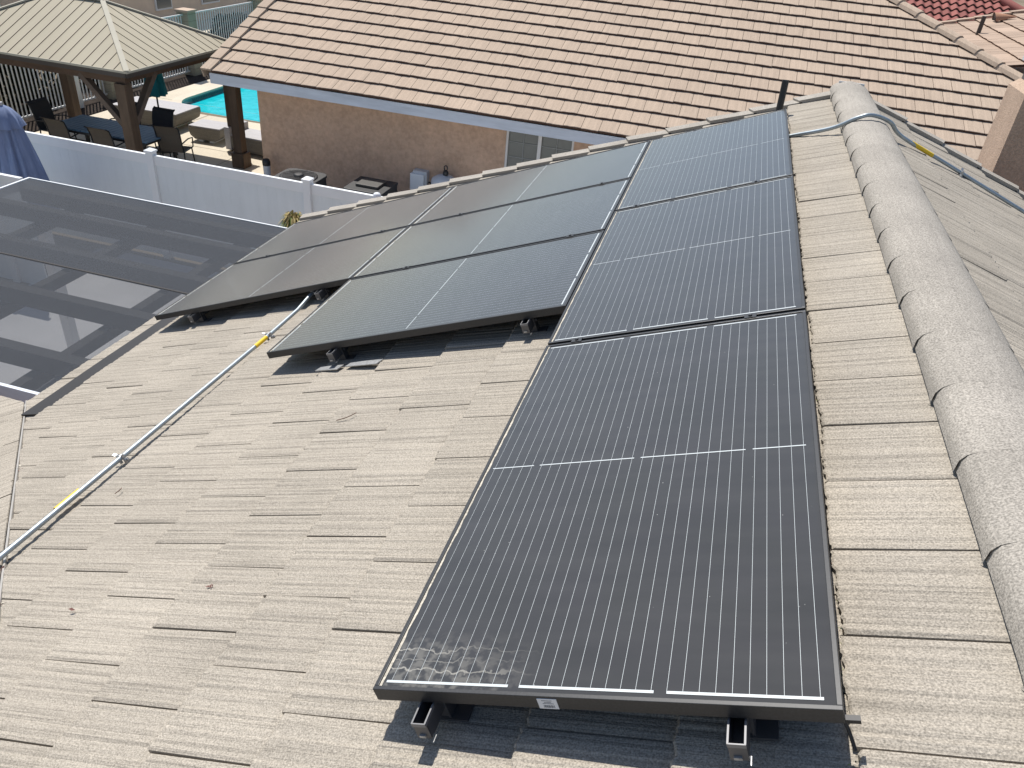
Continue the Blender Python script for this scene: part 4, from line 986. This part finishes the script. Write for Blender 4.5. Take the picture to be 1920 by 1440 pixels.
mb = MB(); mb.box(IX+.05, 16.54, G, IX+.16, 16.66, G+1.9); mb.build('gate_post', m_whitebar, fi)
# dark hedge beyond the fence and the tan house behind it
def bush(x, y, r, h, label, sd_, dens=500):
    q = random.Random(sd_); t = thing('bush', label, 'bush', (x, y, G), 'dark bushes behind the iron fence'); mb = MB()
    for i in range(dens):
        a = q.uniform(0, 2*PI); z = q.random(); rr = r*math.sqrt(q.random())*(1-.45*z*z); p = Vector((x+rr*math.cos(a), y+rr*math.sin(a)*1.6, G+.05+z*h)); d = Vector((q.gauss(0, 1), q.gauss(0, 1), q.gauss(.3, 1))).normalized()*.11; e = d.cross(Vector((q.gauss(0, 1), q.gauss(0, 1), q.gauss(0, 1)))).normalized()*.05
        mb.quad(p-d, p+e, p+d, p-e, 0, q.random())
    mb.build('foliage', m_leaf_shade, t)
    mb = MB(); 
    for k in range(4): a = q.uniform(0, 6.28); mb.tube([(x, y, G), (x+r*.4*math.cos(a), y+r*.6*math.sin(a), G+h*.7)], [.03, .012], 6)
    mb.build('stem', m_bark, t)
for i, (y, lab) in enumerate(((13.6, 'dark bush behind the iron fence at the left edge, below the gazebo roof'), (16.2, 'dark bush behind the iron fence beside the rear gazebo post'), (19.4, 'dark bush behind the iron fence, seen through gazebo braces'), (22.9, 'dark bush behind the iron fence above the pool'), (26.0, 'dark bush behind the iron fence next to the neighbour roof edge'))):
    bush(-17.5, y, .85, 1.1, lab, 40+i, 1100)
th = thing('house', 'tan house with dark windows beyond the iron fence, top left', 'house', (-24, 24, G))
mb = MB(); mb.box(-30, 10, G-.1, -22, 40, -1.3); mb.build('wall', m_stucco3, th)
for y0, y1, z0, z1 in ((27.6, 28.6, -3.75, -1.9), (30.6, 31.9, -3.8, -1.9), (19.0, 20.3, -3.2, -1.9)):
    mb = MB(); mb.box(-22.01, y0, z0, -21.94, y1, z1); w = mb.build('window', m_eave_white, th); mb = MB(); mb.box(-21.95, y0+.07, z0+.07, -21.92, y1-.07, z1-.07); mb.build('pane', m_pane, w)
mb = MB(); mb.hexa([(-30.5, 9.5, -1.295), (-21.8, 9.5, -1.295), (-21.8, 40.5, -1.295), (-30.5, 40.5, -1.295)], [(-26, 12, .3), (-25.9, 12, .3), (-25.9, 38, .3), (-26, 38, .3)]); mb.build('roof', m_ntile, th)
mb = MB(); mb.quad((-22, 21, G-.003), (-18.4, 21, G-.003), (-18.4, 45, G-.003), (-22, 45, G-.003)); struct(mb.build('bounce_strip', m_conc))  # pale ground strip added to bounce light onto the tan house wall

# ------------------------------------------------------------------ dark tree behind the red roof
def tree(x, y, h, r, label, sd_):
    q = random.Random(sd_); t = thing('tree', label, 'tree', (x, y, G)); mb = MB()
    mb.tube([(x, y, G), (x+.1, y, G+h*.35), (x-.05, y+.1, G+h*.6)], [.28, .2, .12], 10)
    for k in range(7): a = q.uniform(0, 6.28); z = G+h*q.uniform(.3, .55); mb.tube([(x, y, z), (x+r*.6*math.cos(a), y+r*.6*math.sin(a), z+h*.2)], [.09, .03], 6)
    mb.build('trunk', m_bark, t); mb = MB()
    cl = [(Vector((x+q.uniform(-1, 1)*r*.75, y+q.uniform(-1, 1)*r*.75, G+h*q.uniform(.42, .92))), q.uniform(.25, .5)*r) for _ in range(26)]
    for c, cr in cl:
        for i in range(130):
            d0 = Vector((q.gauss(0, 1), q.gauss(0, 1), q.gauss(0, .8))).normalized(); p = c+d0*cr*q.uniform(.4, 1); d = Vector((q.gauss(0, 1), q.gauss(0, 1), q.gauss(0, 1))).normalized()*.20; e = d.cross(d0).normalized()*.09
            mb.quad(p-d, p+e, p+d, p-e, 0, q.random())
    mb.build('crown', m_leaf, t)
tree(17.5, 42, 7.5, 4.0, 'dark green tree behind the red tile roof at the top right corner', 77)
for o in bpy.data.objects:
    if '_rot' in o: del o['_rot']
